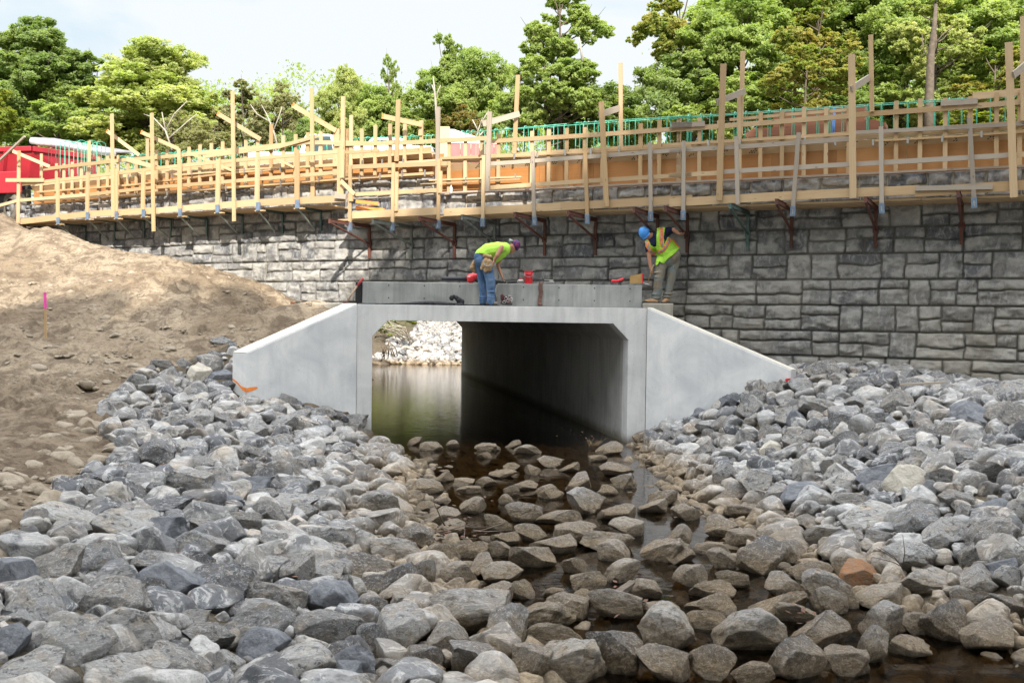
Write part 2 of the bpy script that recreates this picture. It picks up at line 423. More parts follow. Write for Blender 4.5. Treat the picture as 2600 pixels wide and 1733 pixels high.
for px, py, dy in ((92, 600, .15), (126, 634, .1), (264, 676, .1), (421, 672, .1), (497, 680, .1), (574, 714, .1), (651, 737, .1), (727, 764, .1)):
    p = W(px, py, dy); GP.append((p.x, p.y, p.z))
for px, py, Y in ((1724, 1080, 20.3), (2000, 962, 18.95), (2150, 940, 20.0), (2600, 1000, 18.4), (2300, 965, 19.3), (2600, 1250, 10.6),
                  (620, 1028, 18.9), (780, 1050, 19.7), (117, 875, 20), (0, 1050, 16), (300, 762, 23.5), (470, 735, 24.5), (100, 700, 26), (0, 640, 28),
                  (0, 545, 31), (450, 850, 21), (250, 850, 21), (350, 930, 18.8), (0, 930, 18.6), (200, 1050, 16.2), (0, 780, 23.2), (580, 800, 22.4), (650, 860, 20.7)):
    p = atY(px, py, Y); GP.append((p.x, p.y, p.z))
GP = np.array(GP)
def _phi(d2): return np.sqrt(d2 + .25)
_A = _phi(((GP[:, None, :2] - GP[None, :, :2]) ** 2).sum(-1)); _A = np.hstack([_A, np.ones((len(GP), 1))]); _A = np.vstack([_A, np.r_[np.ones(len(GP)), 0]])
_w = np.linalg.solve(_A + np.diag(np.r_[np.full(len(GP), -.12), 0]), np.r_[GP[:, 2], 0])
def H0(x, y):
    x = np.atleast_1d(np.asarray(x, float)); y = np.atleast_1d(np.asarray(y, float)); sh = x.shape
    x = x.ravel(); y = y.ravel(); o = np.zeros(len(x)); st = 20000
    for i in range(0, len(x), st):
        d2 = (x[i:i + st, None] - GP[None, :, 0]) ** 2 + (y[i:i + st, None] - GP[None, :, 1]) ** 2
        o[i:i + st] = _phi(d2) @ _w[:-1] + _w[-1]
    return o.reshape(sh)
def ground_hit(px, py, dz=0.0):
    d = ray(px, py)
    ts = np.linspace(3.0, 45, 900)
    z = CAM.z + d.z * ts - H0(CAM.x + d.x * ts, CAM.y + d.y * ts) - dz
    i = np.argmax(z < 0) if (z < 0).any() else len(ts) - 1
    if i > 0 and z[i] < 0:
        f = z[i - 1] / (z[i - 1] - z[i] + 1e-9); t = ts[i - 1] + f * (ts[i] - ts[i - 1])
    else: t = ts[i]
    return CAM + d * float(t)

POLY = [(-900, 2100), (-40, 1520), (10, 1455), (70, 1330), (160, 1290), (180, 1235), (300, 1160), (262, 1050), (330, 972), (385, 945), (465, 930), (530, 905), (590, 880),
        (600, 975), (945, 1076), (960, 1125), (1595, 1130), (1730, 1052), (2020, 938), (2060, 930), (2130, 925), (2210, 935), (2450, 972), (2800, 1010), (4200, 1150), (5200, 3500), (-900, 3500)]
PX = np.array([p[0] for p in POLY]); PY = np.array([p[1] for p in POLY])
_RT = np.array(ROT.transposed())
def nproj(x, y, z):
    v = _RT @ np.vstack([x - CAM.x, y - CAM.y, z - CAM.z])
    d = np.where(-v[2] < .1, 1e9, -v[2])
    return 1300 + F * v[0] / d, 866.5 - F * v[1] / d
def in_poly(px, py):
    px = np.atleast_1d(px); py = np.atleast_1d(py); c = np.zeros(px.shape, bool); n = len(POLY); j = n - 1
    for i in range(n):
        cond = ((PY[i] > py) != (PY[j] > py)) & (px < (PX[j] - PX[i]) * (py - PY[i]) / (PY[j] - PY[i] + 1e-9) + PX[i])
        c ^= cond; j = i
    return c

def build_ground():
    xs = np.unique(np.r_[np.linspace(-160, -24, 18), np.linspace(-24, -17, 15), np.arange(-17, 14, .09), np.linspace(14, 24, 30), np.linspace(24, 160, 18)])
    ys = np.unique(np.r_[np.linspace(-120, 0, 16), np.linspace(0, 4, 10), np.arange(4, 26, .09), np.arange(26, 34, .14), np.linspace(34, 48, 30), np.arange(48, 66, .3), np.linspace(66, 90, 20), np.linspace(90, 420, 20)])
    Xg, Yg = np.meshgrid(xs, ys); Z = H0(Xg, Yg)
    n = fbm(Xg * 1.1, Yg * 1.1, 5, 3) - .5; n2 = fbm(Xg * 3.7, Yg * 3.7, 4, 9) - .5
    px, py = nproj(Xg.ravel(), Yg.ravel(), Z.ravel())
    rocky = in_poly(px, py).reshape(Z.shape).astype(float) * ((Yg < 21.5) & (Yg > 1)); rocky[(Yg > 54.5) & (Yg < 63) & (Xg > -9) & (Xg < 6)] = 1
    left = np.clip((-Xg - 4) / 2, 0, 1) * (Yg < 33) * (Yg > 4)
    ridge = np.abs(fbm(Xg * 1.6 + Yg * .5, Yg * 2.6, 4, 31) - .5) * 2
    tracks = np.sin((Yg * 1.0 - Xg * .45) * 38 + 6 * fbm(Xg, Yg, 2, 5)) * .5 + .5
    tmask = np.clip((fbm(Xg * .5, Yg * .5, 2, 77) - .45) * 8, 0, 1) * np.clip((Yg - 18.5) / 2, 0, 1)
    clod = np.clip(fbm(Xg * 5, Yg * 5, 4, 63) - .55, 0, 1) * np.clip((fbm(Xg * .6, Yg * .6, 2, 64) - .42) * 6, 0, 1)
    calm = 1 - .75 * ((Xg > -4.6) & (Xg < -2) & (Yg > 21) & (Yg < 26))
    Z = Z + n * .20 * calm + n2 * .11 + left * (clod * .6 + (.5 - ridge) * .13 + tracks * tmask * .04) - rocky * .03
    Z = np.where((Yg > 19) & (Yg < 48) & (np.abs(Xg + .25 + .18 * (Yg - 20.8)) < 3.0), np.minimum(Z, -.2), Z)
    damp = np.clip((1.25 - Z) * 1.6, 0, 1) * .8 + np.clip((fbm(Xg * .7, Yg * .7, 3, 50) - .5) * 5, 0, 1) * .3
    grass = np.clip((Yg - 62) / 3, 0, 1) + np.clip((np.abs(Xg) - 20) / 5, 0, 1) + np.clip((-Yg - 1) / 4, 0, 1)
    ny, nx = Z.shape
    idx = np.arange(nx * ny).reshape(ny, nx)
    Q = np.stack([idx[:-1, :-1], idx[:-1, 1:], idx[1:, 1:], idx[1:, :-1]], -1).reshape(-1, 4)
    o = np_mesh('ground', np.stack([Xg, Yg, Z], -1).reshape(-1, 3), Q, M_ground, True, None, {'rocky': rocky, 'damp': np.clip(damp, 0, 1), 'grass': np.clip(grass, 0, 1)})
    tag(o, 'bare tan soil and gravelly creek banks', None, None, 'structure'); return o
build_ground()
# water sheet, lying in the creek bed and through the culvert
w = MB()
wp = [(7, -3), (9, 3), (4.9, 5.6), (4.2, 7.4), (3.4, 9.6), (3.2, 12.6), (3.0, 16), (2.33, 20.8), (2.3, 21), (-2.15, 45.6), (3, 50), (3, 57), (-9, 57), (-9.5, 50), (-7.4, 45.6), (-2.9, 21), (-2.86, 20.8), (-3.4, 19), (-2.8, 16), (-2.4, 12.4), (-2, 8.1), (-1.2, 4), (-1, -3)]
o = mk('water', [(x, y, 0) for x, y in wp], [tuple(range(len(wp)))], M_water); tag(o, 'shallow brown creek water', None, None, 'structure')

# embankment the road runs on (behind the wall, over the culvert)
xs = np.linspace(-40, 40, 60)
emb_v = []; emb_f = []
for i, x in enumerate(xs):
    n = wall_n(x); y = float(Yw(x)) + .45
    emb_v += [(x, y, 5.2), (x, max(y + 1, 46.2), 5.2)]
    if i: b = 2 * i; emb_f.append((b - 2, b, b + 1, b - 1))
emb_v += [(x, y, z) for x, z, y in ((-40, 5.19, 46.2), (-8.0, 5.19, 46.2), (-8.0, -.5, 46.25), (-40, -.5, 50), (-1.6, 5.19, 46.2), (40, 5.19, 46.2), (40, -.5, 50), (-1.6, -.5, 46.25), (-8, 2.75, 46.2), (-1.6, 2.75, 46.2))]
b = len(emb_v) - 10
emb_f += [(b, b + 1, b + 2, b + 3), (b + 4, b + 5, b + 6, b + 7), (b + 1, b + 4, b + 9, b + 8)]
o = mk('road_embankment', emb_v, emb_f, simple('road_gravel', (.3, .26, .2), (.22, .19, .15), .95, 2, .5, 20)); tag(o, 'gravel road fill behind the stone wall', None, None, 'structure')

# ------------------------------------------------------------------ culvert
YC = 20.8
pL = atY(945, 900, YC); pR = atY(1593, 1000, YC)
xl, xr = pL.x, pR.x
zs = (atY(993, 811, YC).z + atY(1549, 823, YC).z) / 2
zt = (atY(905, 769, YC).z + atY(1640, 785, YC).z) / 2
ch = .33
xol = atY(906, 900, YC).x; xor_ = atY(1640, 950, YC).x
AX = Vector((-.18, 1, 0))
cul = thing('box_culvert', 'pale precast concrete box culvert with sloping wing walls over the creek', 'culvert', (xl, YC, 0))
def ring(y, il, ir, ol, orr, top, sof, zb=-.5):
    k = (y - YC) * AX.x
    inn = [(il, zb), (il, sof - ch * 1.0), (il + ch * .95, sof), (ir - ch * .95, sof), (ir, sof - ch), (ir, zb)]
    out = [(ol, zb), (ol, top * .5), (ol, top), (orr, top), (orr, top * .5), (orr, zb)]
    return [Vector((x + k, y, z)) for x, z in inn], [Vector((x + k, y, z)) for x, z in out]
def barrel(name, y0, y1, mat, il, ir, ol, orr, top, sof, bev=0):
    m = MB(); i0, o0 = ring(y0, il, ir, ol, orr, top, sof); i1, o1 = ring(y1, il, ir, ol, orr, top, sof)
    m.v = i0 + o0 + i1 + o1; n = 6
    for k in range(5):
        m.f += [(k, k + 1, n + k + 1, n + k), (2 * n + k, 3 * n + k, 3 * n + k + 1, 2 * n + k + 1), (k, 2 * n + k, 2 * n + k + 1, k + 1), (n + k, n + k + 1, 3 * n + k + 1, 3 * n + k)]
    m.f += [(0, n, 3 * n, 2 * n), (n - 1, 3 * n - 1, 4 * n - 1, 2 * n - 1)]
    m.uv = [(0, 0)] * sum(len(f) for f in m.f)
    return m.build(name, mat, cul, bevel=bev)
barrel('headwall', YC, YC + .38, M_conc_head, xl, xr, xol, xor_, zt, zs, .008)
y = YC + .38; k = 0
while y < 45.4:
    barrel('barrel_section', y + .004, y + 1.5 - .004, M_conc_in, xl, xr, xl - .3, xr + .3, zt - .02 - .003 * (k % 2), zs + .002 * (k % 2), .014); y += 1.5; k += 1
def wing(A, B, zA, zB, back, name='wing_wall'):
    A = Vector((A[0], A[1], 0)); B = Vector((B[0], B[1], 0)); back = Vector(back)
    m = MB(); up = lambda p, z: Vector((p.x, p.y, z))
    m.box8([up(A, -.4), up(B, -.4), up(B + back, -.4), up(A + back, -.4), up(A, zA), up(B, zB), up(B + back, zB), up(A + back, zA)])
    return m.build(name, M_conc, cul, bevel=.012)
BL = atY(627, 896, 19.0); d = Vector((BL.x - xol, BL.y - YC, 0)).normalized(); nb = Vector((d.y, -d.x, 0)); nb = nb if nb.y > 0 else -nb
lwe = Vector((-.31, .15, 0))
lw = wing((xol - .003, YC - .003), (BL.x, BL.y), zt, BL.z, lwe)
lwn = nb; lwd = d; BLp = BL
BR = atY(2009, 940, 19.0); d = Vector((BR.x - xor_, BR.y - YC, 0)).normalized(); nb = Vector((d.y, -d.x, 0)); nb = nb if nb.y > 0 else -nb
rw = wing((xor_ + .003, YC - .003), (BR.x, BR.y), zt, BR.z, nb * .26)
# pale trowelled tops on the wings
for A, B, nbk in (((xol, YC), BLp, lwe / .26), ((xor_, YC), BR, nb)):
    m = MB(); A = Vector((A[0], A[1], zt + .003)); Bv = Vector((B.x, B.y, B.z + .003)); e = Vector((0, 0, .012))
    m.box8([A + nbk * .01, Bv + nbk * .01, Bv + nbk * .25, A + nbk * .25, A + nbk * .01 + e, Bv + nbk * .01 + e, Bv + nbk * .25 + e, A + nbk * .25 + e])
    m.build('wing_cap', M_conc_top, cul)
# sprayed orange mark near the foot of the left wing: on its end face and round onto its front
M_orange = simple('orange_spray_paint', (.85, .26, .04), (.75, .2, .03), .6, 30, 0)
en_ = lwe.normalized(); eo_ = Vector((-en_.y, en_.x, 0)); eo_ = eo_ if eo_.y < 0 else -eo_
def on_end(u, z): return BLp + en_ * u + eo_ * .004 + Vector((0, 0, z - BLp.z))
def on_front(u, z): return Vector((BLp.x, BLp.y, 0)) - lwd * u - lwn * .004 + Vector((0, 0, z))
zb = BLp.z
m = MB()
m.prism([on_end(.33, zb - .48), on_end(.22, zb - .54), on_end(.12, zb - .62), on_end(.0, zb - .65), on_end(0, zb - .73), on_end(.1, zb - .69), on_end(.2, zb - .59), on_end(.33, zb - .51)], eo_ * .003)
m.prism([on_front(0, zb - .65), on_front(.08, zb - .64), on_front(.2, zb - .63), on_front(.24, zb - .66), on_front(.12, zb - .70), on_front(0, zb - .73)], -lwn * .003)
m.build('paint_mark', M_orange, cul)
def flat_block(name, label, cat, c, mat, bev=.01):
    th = thing(name, label, cat, (c[0], c[2], c[4])); return th
# upright precast curb slabs on the culvert deck
YP = 21.35
zc = atY(1270, 719.5, YP).z
for (a, b_, lab) in ((920, 1256, 'left smooth grey precast slab standing on the culvert, black fabric along its foot'), (1262, 1630, 'right smooth grey precast slab on the culvert with red bucket on top')):
    xa = atY(a, 740, YP).x; xb = atY(b_, 740, YP).x
    m = MB(); m.box(xa, xb, YP, YP + .3, zt + .004, zc)
    o = m.build('concrete_slab', M_conc_cap, None, bevel=.012); tag(o, lab, 'concrete slab', 'slabs standing on the culvert')
    h = MB()
    for q in np.arange(xa + .55, xb - .2, .74):
        for zz in (zc - .07, zc - .33):
            if q > xa: h.lathe([(.0, 0), (.014, 0), (.014, .006), (0, .006)], (q, YP - .003, zz), 8, (0, -1, 0))
    h.build('tie_hole', simple('dark_hole', (.03, .03, .03)), o)
blk = MB(); xa = atY(902, 740, YP + .05).x; xb = atY(919, 740, YP + .05).x
o = blk.box(xa, xb, YP + .06, YP + .26, zt + .003, zc - .01).build('rubber_block', simple('black_rubber', (.015, .015, .016), rough=.6), None, bevel=.01)
tag(o, 'black rubber filler block at the left end of the slabs', 'rubber block')
# pedestal under the man in the orange striped vest
xa = atY(1633, 780, 21.2).x; xb = atY(1709, 780, 21.2).x; zl = atY(1680, 770, 21.3).z
o = MB().box(xa, xb, 21.15, 22.75, 1.2, zl).build('concrete_ledge', M_conc_old, None, bevel=.02); tag(o, 'stained tan concrete ledge under the worker in the blue helmet', 'ledge')
# stub of concrete behind the left wing
o = MB().box(atY(772, 780, 23).x, atY(885, 780, 23).x, 22.3, 23.6, 1.5, atY(820, 770, 23).z).build('concrete_stub', M_conc_old, None, bevel=.02); tag(o, 'stained grey concrete stub behind the left wing wall', 'concrete block')
o = MB().box(atY(744, 770, 23.6).x, atY(772, 770, 23.6).x, 23.3, 23.9, 2.5, atY(750, 765, 23.6).z).build('broken_brick', simple('rusty_brick', (.4, .16, .07), (.3, .16, .1)), None, bevel=.02); tag(o, 'rusty orange broken masonry lump at the foot of the stone wall', 'brick')

# ------------------------------------------------------------------ stone-faced retaining wall
def build_wall():
    # arc-length parameterisation of the plan line
    X = np.linspace(-24, 17, 4000); Y = Yw(X)
    k = np.ones(61) / 61; Y = np.convolve(np.pad(Y, 30, 'edge'), k, 'valid')
    s = np.r_[0, np.cumsum(np.hypot(np.diff(X), np.diff(Y)))]
    L = s[-1]; ds = .022
    S_ = np.arange(0, L, ds); xs = np.interp(S_, s, X); ys = np.interp(S_, s, Y)
    tx = np.gradient(xs); ty = np.gradient(ys); l = np.hypot(tx, ty); nx = ty / l; ny = -tx / l
    z0, z1 = .3, 5.97
    Zs = np.arange(z0, z1 + 1e-6, .022)
    lines = [5.97 - .52 * i for i in range(12)]
    cells = []; rr = random.Random(11)
    xstep = 0
    sstep = float(np.interp(W(1108, 480).x, X, s))
    for ci in range(len(lines) - 1):
        zt_, zb_ = lines[ci], lines[ci + 1]
        s0 = -rr.random() * 1.2
        while s0 < L:
            bw = rr.choice([1.2, 1.35, 1.5, 1.5, 1.7]); u = s0
            parts = rr.choice([[1], [.5, .5], [.35, .65], [.62, .38], [.3, .42, .28], [.55, .45], [.4, .6]])
            for q in parts:
                w_ = bw * q; h = zt_ - zb_
                if w_ < .5 and rr.random() < .5 or (w_ < .75 and rr.random() < .3): cells.append((u, u + w_, zb_, zt_))
                else:
                    c = zb_ + h * rr.choice([.42, .5, .56, .6])
                    for (a, b_) in ((zb_, c), (c, zt_)):
                        if w_ > .9 and rr.random() < .4:
                            v = u + w_ * rr.uniform(.35, .65); cells += [(u, v, a, b_), (v, u + w_, a, b_)]
                        else: cells.append((u, u + w_, a, b_))
                u += w_
            s0 += bw
    SS, ZZ = np.meshgrid(S_, Zs)
    wp1 = (fbm(SS * 3.2, ZZ * 3.2, 3, 21) - .5) * .085; wp2 = (fbm(SS * 2.6 + 9, ZZ * 3, 3, 22) - .5) * .085
    fr = ((5.97 - ZZ) / .52) % 1; damp = np.clip(np.minimum(fr, 1 - fr) * 8, 0, 1)
    Sw = SS + wp1; Zw = ZZ + wp2 * damp
    D = np.zeros(SS.shape); tone = np.full(SS.shape, .5); joint = np.ones(SS.shape); tilt = np.zeros(SS.shape); sd = np.zeros(SS.shape)
    for (a, b_, c, e) in cells:
        i0 = max(0, int((a - .08) / ds)); i1 = min(len(S_), int((b_ + .08) / ds) + 1)
        j0 = max(0, int((c - .08 - z0) / .022)); j1 = min(len(Zs), int((e + .08 - z0) / .022) + 1)
        if i1 <= i0 or j1 <= j0: continue
        sw = Sw[j0:j1, i0:i1]; zw = Zw[j0:j1, i0:i1]
        dx = np.minimum(sw - a, b_ - sw); dz = np.minimum(zw - c, e - zw)
        ins = (dx > 0) & (dz > 0)
        r_ = .03; q1 = np.clip(r_ - dx, 0, r_); q2 = np.clip(r_ - dz, 0, r_)
        dist = r_ - np.hypot(q1, q2); dist = np.where((dx > r_) & (dz > r_), np.minimum(dx, dz), dist)
        dist = np.clip(dist, 0, 1)
        b1 = np.clip((dist - .004) / .022, 0, 1); b1 = b1 * b1 * (3 - 2 * b1)
        proud = rr.uniform(-.004, .02); tx_, tz_ = rr.uniform(-.03, .03), rr.uniform(-.06, .06)
        pl = proud + tx_ * (sw - (a + b_) / 2) / max(.3, (b_ - a)) + tz_ * (zw - (c + e) / 2)
        val = b1 * (.05 + pl + np.clip(dist, 0, .12) * .16)
        sub = D[j0:j1, i0:i1]; sub[ins] = val[ins]
        joint[j0:j1, i0:i1][ins] = (1 - b1)[ins]
        tone[j0:j1, i0:i1][ins] = rr.random(); sd[j0:j1, i0:i1][ins] = rr.random() * 30
    rock = fbm(SS * 4.2 + sd, ZZ * 6.5 + sd, 5, 4)
    ledge = np.abs(fbm(SS * 2.3 + sd, ZZ * 5 + sd * 1.7, 4, 14) - .5) * 2
    stone = 1 - joint
    rg = vnoise(sd * 7.7, sd * 0 + 3.3, 88)                        # some stones are rugged, some smooth
    D = D + stone * ((rock - .5) * .08 * (.4 + rg) + (.25 - np.clip(ledge, 0, .5)) * .09 * rg)
    D = D - np.clip(1 - np.minimum(fr, 1 - fr) * .52 / .012, 0, 1) * .02
    cav = np.clip(.5 + (rock - .5) * 1.6, 0, 1) * stone
    PXs = xs[None, :] + nx[None, :] * D; PYs = ys[None, :] + ny[None, :] * D
    V = np.stack([PXs, PYs, ZZ], -1)
    ny_, nx_ = SS.shape
    idx = np.arange(nx_ * ny_).reshape(ny_, nx_)
    Q = np.stack([idx[:-1, :-1], idx[:-1, 1:], idx[1:, 1:], idx[1:, :-1]], -1)
    zc_ = ZZ[:-1, :-1]; xc_ = np.broadcast_to(xs[None, :-1], zc_.shape); sc_ = SS[:-1, :-1]
    keep = ~((xc_ > xl - .7) & (xc_ < xr + .25) & (zc_ < 2.76))      # the culvert passes underneath
    keep &= ~((sc_ > sstep) & (zc_ > 5.44))                         # lower by one course to the right of the step
    keep &= ~((sc_ <= sstep) & (zc_ > 5.88))
    gz = H0(xs[:-1], ys[:-1])
    keep &= zc_ > (gz - .5)[None, :]
    o = np_mesh('wall_face', V.reshape(-1, 3), Q[keep].reshape(-1, 4), M_wall, True, None, {'tone': tone, 'joint': joint, 'cav': cav})
    wt = thing('retaining_wall', 'long grey stone-patterned concrete retaining wall behind the culvert', 'wall', (0, 24, 0))
    o.data.transform(Matrix.Translation((0, -24, 0))); o.parent = wt
    # top slab of the wall body, so the face has thickness behind it
    c = MB()
    for (a, b_, zt2) in ((0, sstep, 5.86), (sstep, L - .1, 5.43)):
        q = np.arange(a, b_, 1.0); q = np.r_[q, b_]
        for u0, u1 in zip(q[:-1], q[1:]):
            P = []
            for z in (zt2 - .5, zt2):
                for (u, off) in ((u0, .03), (u1, .03), (u1, -.4), (u0, -.4)):
                    x = np.interp(u, s, X); y = np.interp(u, s, Y); i = min(int(u / ds), len(nx) - 1)
                    P.append((x + nx[i] * off, y + ny[i] * off, z))
            c.box8(P)
    c.build('wall_top', M_conc_old, wt)
    return wt
WALL = build_wall()
# ------------------------------------------------------------------ riprap
def ico(sub):
    bm = bmesh.new(); bmesh.ops.create_icosphere(bm, subdivisions=sub, radius=1.0)
    V = np.array([v.co[:] for v in bm.verts]); Fc = np.array([[v.index for v in f.verts] for f in bm.faces]); bm.free(); return V, Fc
ICO = {k: ico(k) for k in (2, 3, 4, 5)}
def rock_shape(seed, sub, facets=13, rough=1.0):
    r = np.random.default_rng(seed); V, Fc = ICO[sub]; V = V.copy()
    sc = np.array([1.0, r.uniform(.68, .95), r.uniform(.55, .85)]); 
    N = r.normal(size=(facets, 3)); N /= np.linalg.norm(N, axis=1)[:, None]
    Ds = r.uniform(.42, .80, facets)
    V = V * (1 + .0 * V)
    for n, dd in zip(N, Ds):
        h = V @ n - dd; V = V - np.outer(np.clip(h, 0, None) * .97, n)
    # rugged surface: a few octaves of 3-D noise along the normal
    nr = V / np.linalg.norm(V, axis=1)[:, None]
    o3 = Vector(r.uniform(-50, 50, 3)); amp = rough
    d1 = np.array([noise.fractal(Vector(v) * 1.6 + o3, 0.85, 2.1, 6 if sub > 3 else 4) for v in V])
    d2 = np.array([noise.ridged_multi_fractal(Vector(v) * 1.1 + o3, 1.0, 2.2, 4, 1.0, 2.0) for v in V]) - 1.2
    V = V + nr * (d1 * .07 * amp + d2 * .034 * amp)[:, None]
    V = V * sc
    ext = V.max(0) - V.min(0); V = (V - (V.max(0) + V.min(0)) / 2) / ext * 2   # normalised to a unit-radius box
    return V, Fc
HERO = []
for i in range(26):
    V, Fc = rock_shape(100 + i, 5 if i < 16 else 4, random.choice([9, 11, 13, 15]), .8 + .5 * random.random())
    me = np_mesh('boulder', V, Fc, M_rock).data; HERO.append(me)
for o in [o for o in COL.objects if o.name.startswith('boulder')]: bpy.data.objects.remove(o)

RA = """160 820 270 150 w|390 680 440 110 g|370 740 240 110 l|70 1000 190 230 d|300 970 340 180 l|560 930 300 220 y|680 740 350 200 g|900 770 250 200 d|1090 850 290 190 b|1110 740 180 110 b|1320 700 210 150 l|1460 820 220 160 y|1280 850 110 90 w|850 930 250 140 w|920 1050 310 230 d|1100 950 150 150 w|240 1200 370 270 w|610 1140 370 240 g|760 1290 440 290 l|1210 1070 320 230 l|1390 960 290 150 g|1610 980 150 230 g|1480 1120 350 190 l|1790 1130 290 230 d|1770 1290 370 220 b|1400 1290 400 230 w|1410 1400 300 220 d|1120 1340 270 180 b|420 1400 380 330 g|50 1380 190 230 d|200 1370 140 140 g|900 1420 380 120 l|660 1520 420 220 l|980 1500 380 190 b|1240 1490 170 190 g|1610 1490 380 240 w|1870 1430 200 160 b|1870 1530 160 150 d|140 1520 370 190 l|1060 1230 160 120 g|820 1080 180 160 w|1770 990 220 150 g|1780 880 180 130 g|1790 800 270 170 w|610 620 140 150 g|480 480 220 100 l|500 530 170 120 w|710 540 200 100 b|890 540 180 130 b|1000 490 300 170 w|1170 470 180 130 l|1370 510 230 120 d|1440 470 130 130 b|740 440 250 110 l|830 350 230 180 w|1050 390 200 90 w|930 290 250 60 l|1270 340 110 100 l|1390 340 170 130 g|1490 380 140 90 l|1620 410 160 110 g|1260 590 180 90 d|1060 620 140 80 l|860 630 340 110 w|1440 560 150 90 b|1620 510 230 120 w|1570 610 300 90 l|1640 660 180 120 g|1480 670 140 110 w|690 270 150 110 b|750 200 120 100 b|640 80 120 80 l|1080 150 160 120 g|1180 140 130 100 b|950 170 170 100 l|1170 200 150 80 w|1290 220 100 80 w|1390 215 110 90 b|1500 100 120 90 w|1540 170 150 110 g|1630 130 110 80 g|1550 40 110 90 g|1760 110 110 90 l|1500 270 130 90 l|1900 210 90 70 y|1780 270 130 90 l|200 1010 160 120 g|1850 560 120 80 l|380 860 160 90 g|1280 1180 150 110 l|700 870 160 80 l"""
RB = """700 1200 480 250 L|950 1320 220 290 l|360 1290 290 280 g|610 1360 220 220 b|850 1090 200 150 b|760 1480 310 240 w|1070 1470 240 220 l|1290 1450 340 230 g|1510 1390 290 260 b|1770 1460 300 180 l|1200 1310 290 150 w|1140 1200 330 130 w|1260 1160 250 150 w|1520 1140 280 160 b|1000 1060 160 120 w|650 990 230 150 l|790 940 170 130 l|910 970 230 130 b|330 860 290 150 l|160 940 290 120 l|190 1050 250 120 l|370 1020 180 210 l|480 990 120 190 g|570 870 160 120 g|420 800 240 150 l|220 1170 200 160 g|380 1140 150 110 l|60 1110 140 220 b|190 1340 180 200 g|100 1480 240 220 d|350 1510 280 160 l|490 1450 200 180 b|750 840 190 100 w|900 840 130 100 l|1070 870 240 150 w|1190 810 230 120 l|1310 750 220 130 w|1470 790 280 120 t|1520 850 190 120 g|1600 720 210 110 w|1800 850 260 120 w|1550 960 210 130 b|1680 1050 190 130 w|1310 930 160 100 g|1370 1010 220 120 b|1330 1100 120 90 w|1200 1075 130 70 w|1800 1270 280 240 L|1760 1165 200 110 g|1030 640 190 120 g|1230 670 260 90 w|880 700 160 90 w|590 660 180 110 w|620 730 170 100 w|750 600 150 100 g|1060 750 170 100 g|930 775 140 90 w|1350 580 220 150 w|1530 640 190 100 g|1170 530 130 90 l|1320 480 150 100 w|1480 520 110 60 w|1570 470 130 90 y|1530 410 180 80 l|1490 300 140 65 y|1050 300 140 55 y|970 272 90 45 w|830 285 130 50 w|650 270 70 55 w|525 280 110 60 w|440 255 90 50 g|1170 365 140 70 w|1430 345 100 45 w|1270 400 110 50 w|1070 410 90 65 w|960 395 90 55 w|910 430 150 55 w|480 360 110 40 w|340 340 100 55 g|815 330 80 45 w|700 480 120 55 w|500 500 170 85 g|590 450 110 65 g|730 515 130 55 g|820 475 110 65 w|960 520 80 70 g|1030 495 130 55 w|930 570 80 65 w|390 625 70 65 w|470 610 80 65 w|450 560 90 65 w|390 690 130 90 b|240 620 260 180 b|90 540 130 90 g|1780 560 160 90 l|1720 610 150 80 d|1890 630 110 100 g|110 160 150 100 l|160 220 90 60 w"""
RC = """1010 990 210 170 o|870 1060 300 190 l|620 1040 210 150 d|780 960 230 110 d|500 890 250 190 w|670 870 180 150 w|230 1060 230 110 g|220 1150 260 120 g|210 1220 210 110 w|440 1290 370 230 y|240 1470 230 180 l|430 1520 220 130 g|60 1490 100 160 l|690 1440 310 240 g|960 1450 240 160 y|820 1300 340 180 g|1100 1360 140 240 g|1150 1240 210 210 l|1300 1370 200 120 d|1330 1240 150 140 w|1490 1240 240 230 g|1400 1030 300 160 l|1320 900 260 190 w|1620 900 160 160 l|1700 1030 260 150 b|1850 1010 160 150 l|1150 1110 280 120 g|840 1120 200 160 l|600 1150 340 100 w|700 1190 270 100 w|1600 1110 170 130 w|1800 1150 260 140 g|1730 1320 260 180 w|1800 960 180 130 d|1080 680 330 160 L|1340 700 220 200 l|1770 780 280 210 g|1500 780 250 150 g|1300 490 220 190 P|1500 470 210 130 g|1740 430 260 140 w|1130 450 220 120 d|1130 520 160 90 g|930 490 200 120 g|910 400 180 140 l|720 430 120 160 w|590 560 150 140 w|720 560 210 150 d|460 500 190 170 l|310 450 150 140 l|190 320 170 110 g|550 310 110 100 p|700 260 180 140 w|1140 230 150 140 l|960 260 190 120 g|1220 330 200 120 g|1060 350 170 100 b|1350 240 220 100 l|1520 220 130 120 w|1650 200 150 100 b|1840 150 240 190 y|1640 130 210 160 d|1390 70 150 110 l|1240 60 180 130 l|1010 65 120 100 y|820 80 230 100 g|950 160 160 120 g|1120 150 190 120 g|800 200 110 120 l|700 150 100 120 d|450 80 150 150 w|340 50 120 90 d|160 115 90 70 d|280 170 120 90 y|420 195 80 70 y|550 220 130 100 l|640 130 140 120 l|1380 360 160 120 l|1480 370 140 100 g|1620 350 200 110 w|1390 410 80 60 y|1300 385 90 80 b|1010 590 240 100 l|1380 570 150 90 l|1590 580 240 90 l|1770 640 150 140 d|1890 640 120 130 l|1600 650 160 100 l|1550 730 140 90 l|830 760 220 120 w|970 800 170 100 w|1140 780 160 90 g|730 700 150 70 l|560 680 180 90 w|290 720 180 120 l|430 780 210 120 g|230 830 180 80 w|280 890 160 120 d|60 760 110 130 l|50 870 160 110 g|110 980 170 140 w|340 1000 170 100 w|330 560 200 100 l|220 520 150 70 w|90 640 160 100 w|430 640 220 90 w"""
TONE = dict(w=.52, g=.34, l=.72, d=.04, y=.9, b=.2, t=.6, L=.7, P=1, o=0, p=1)
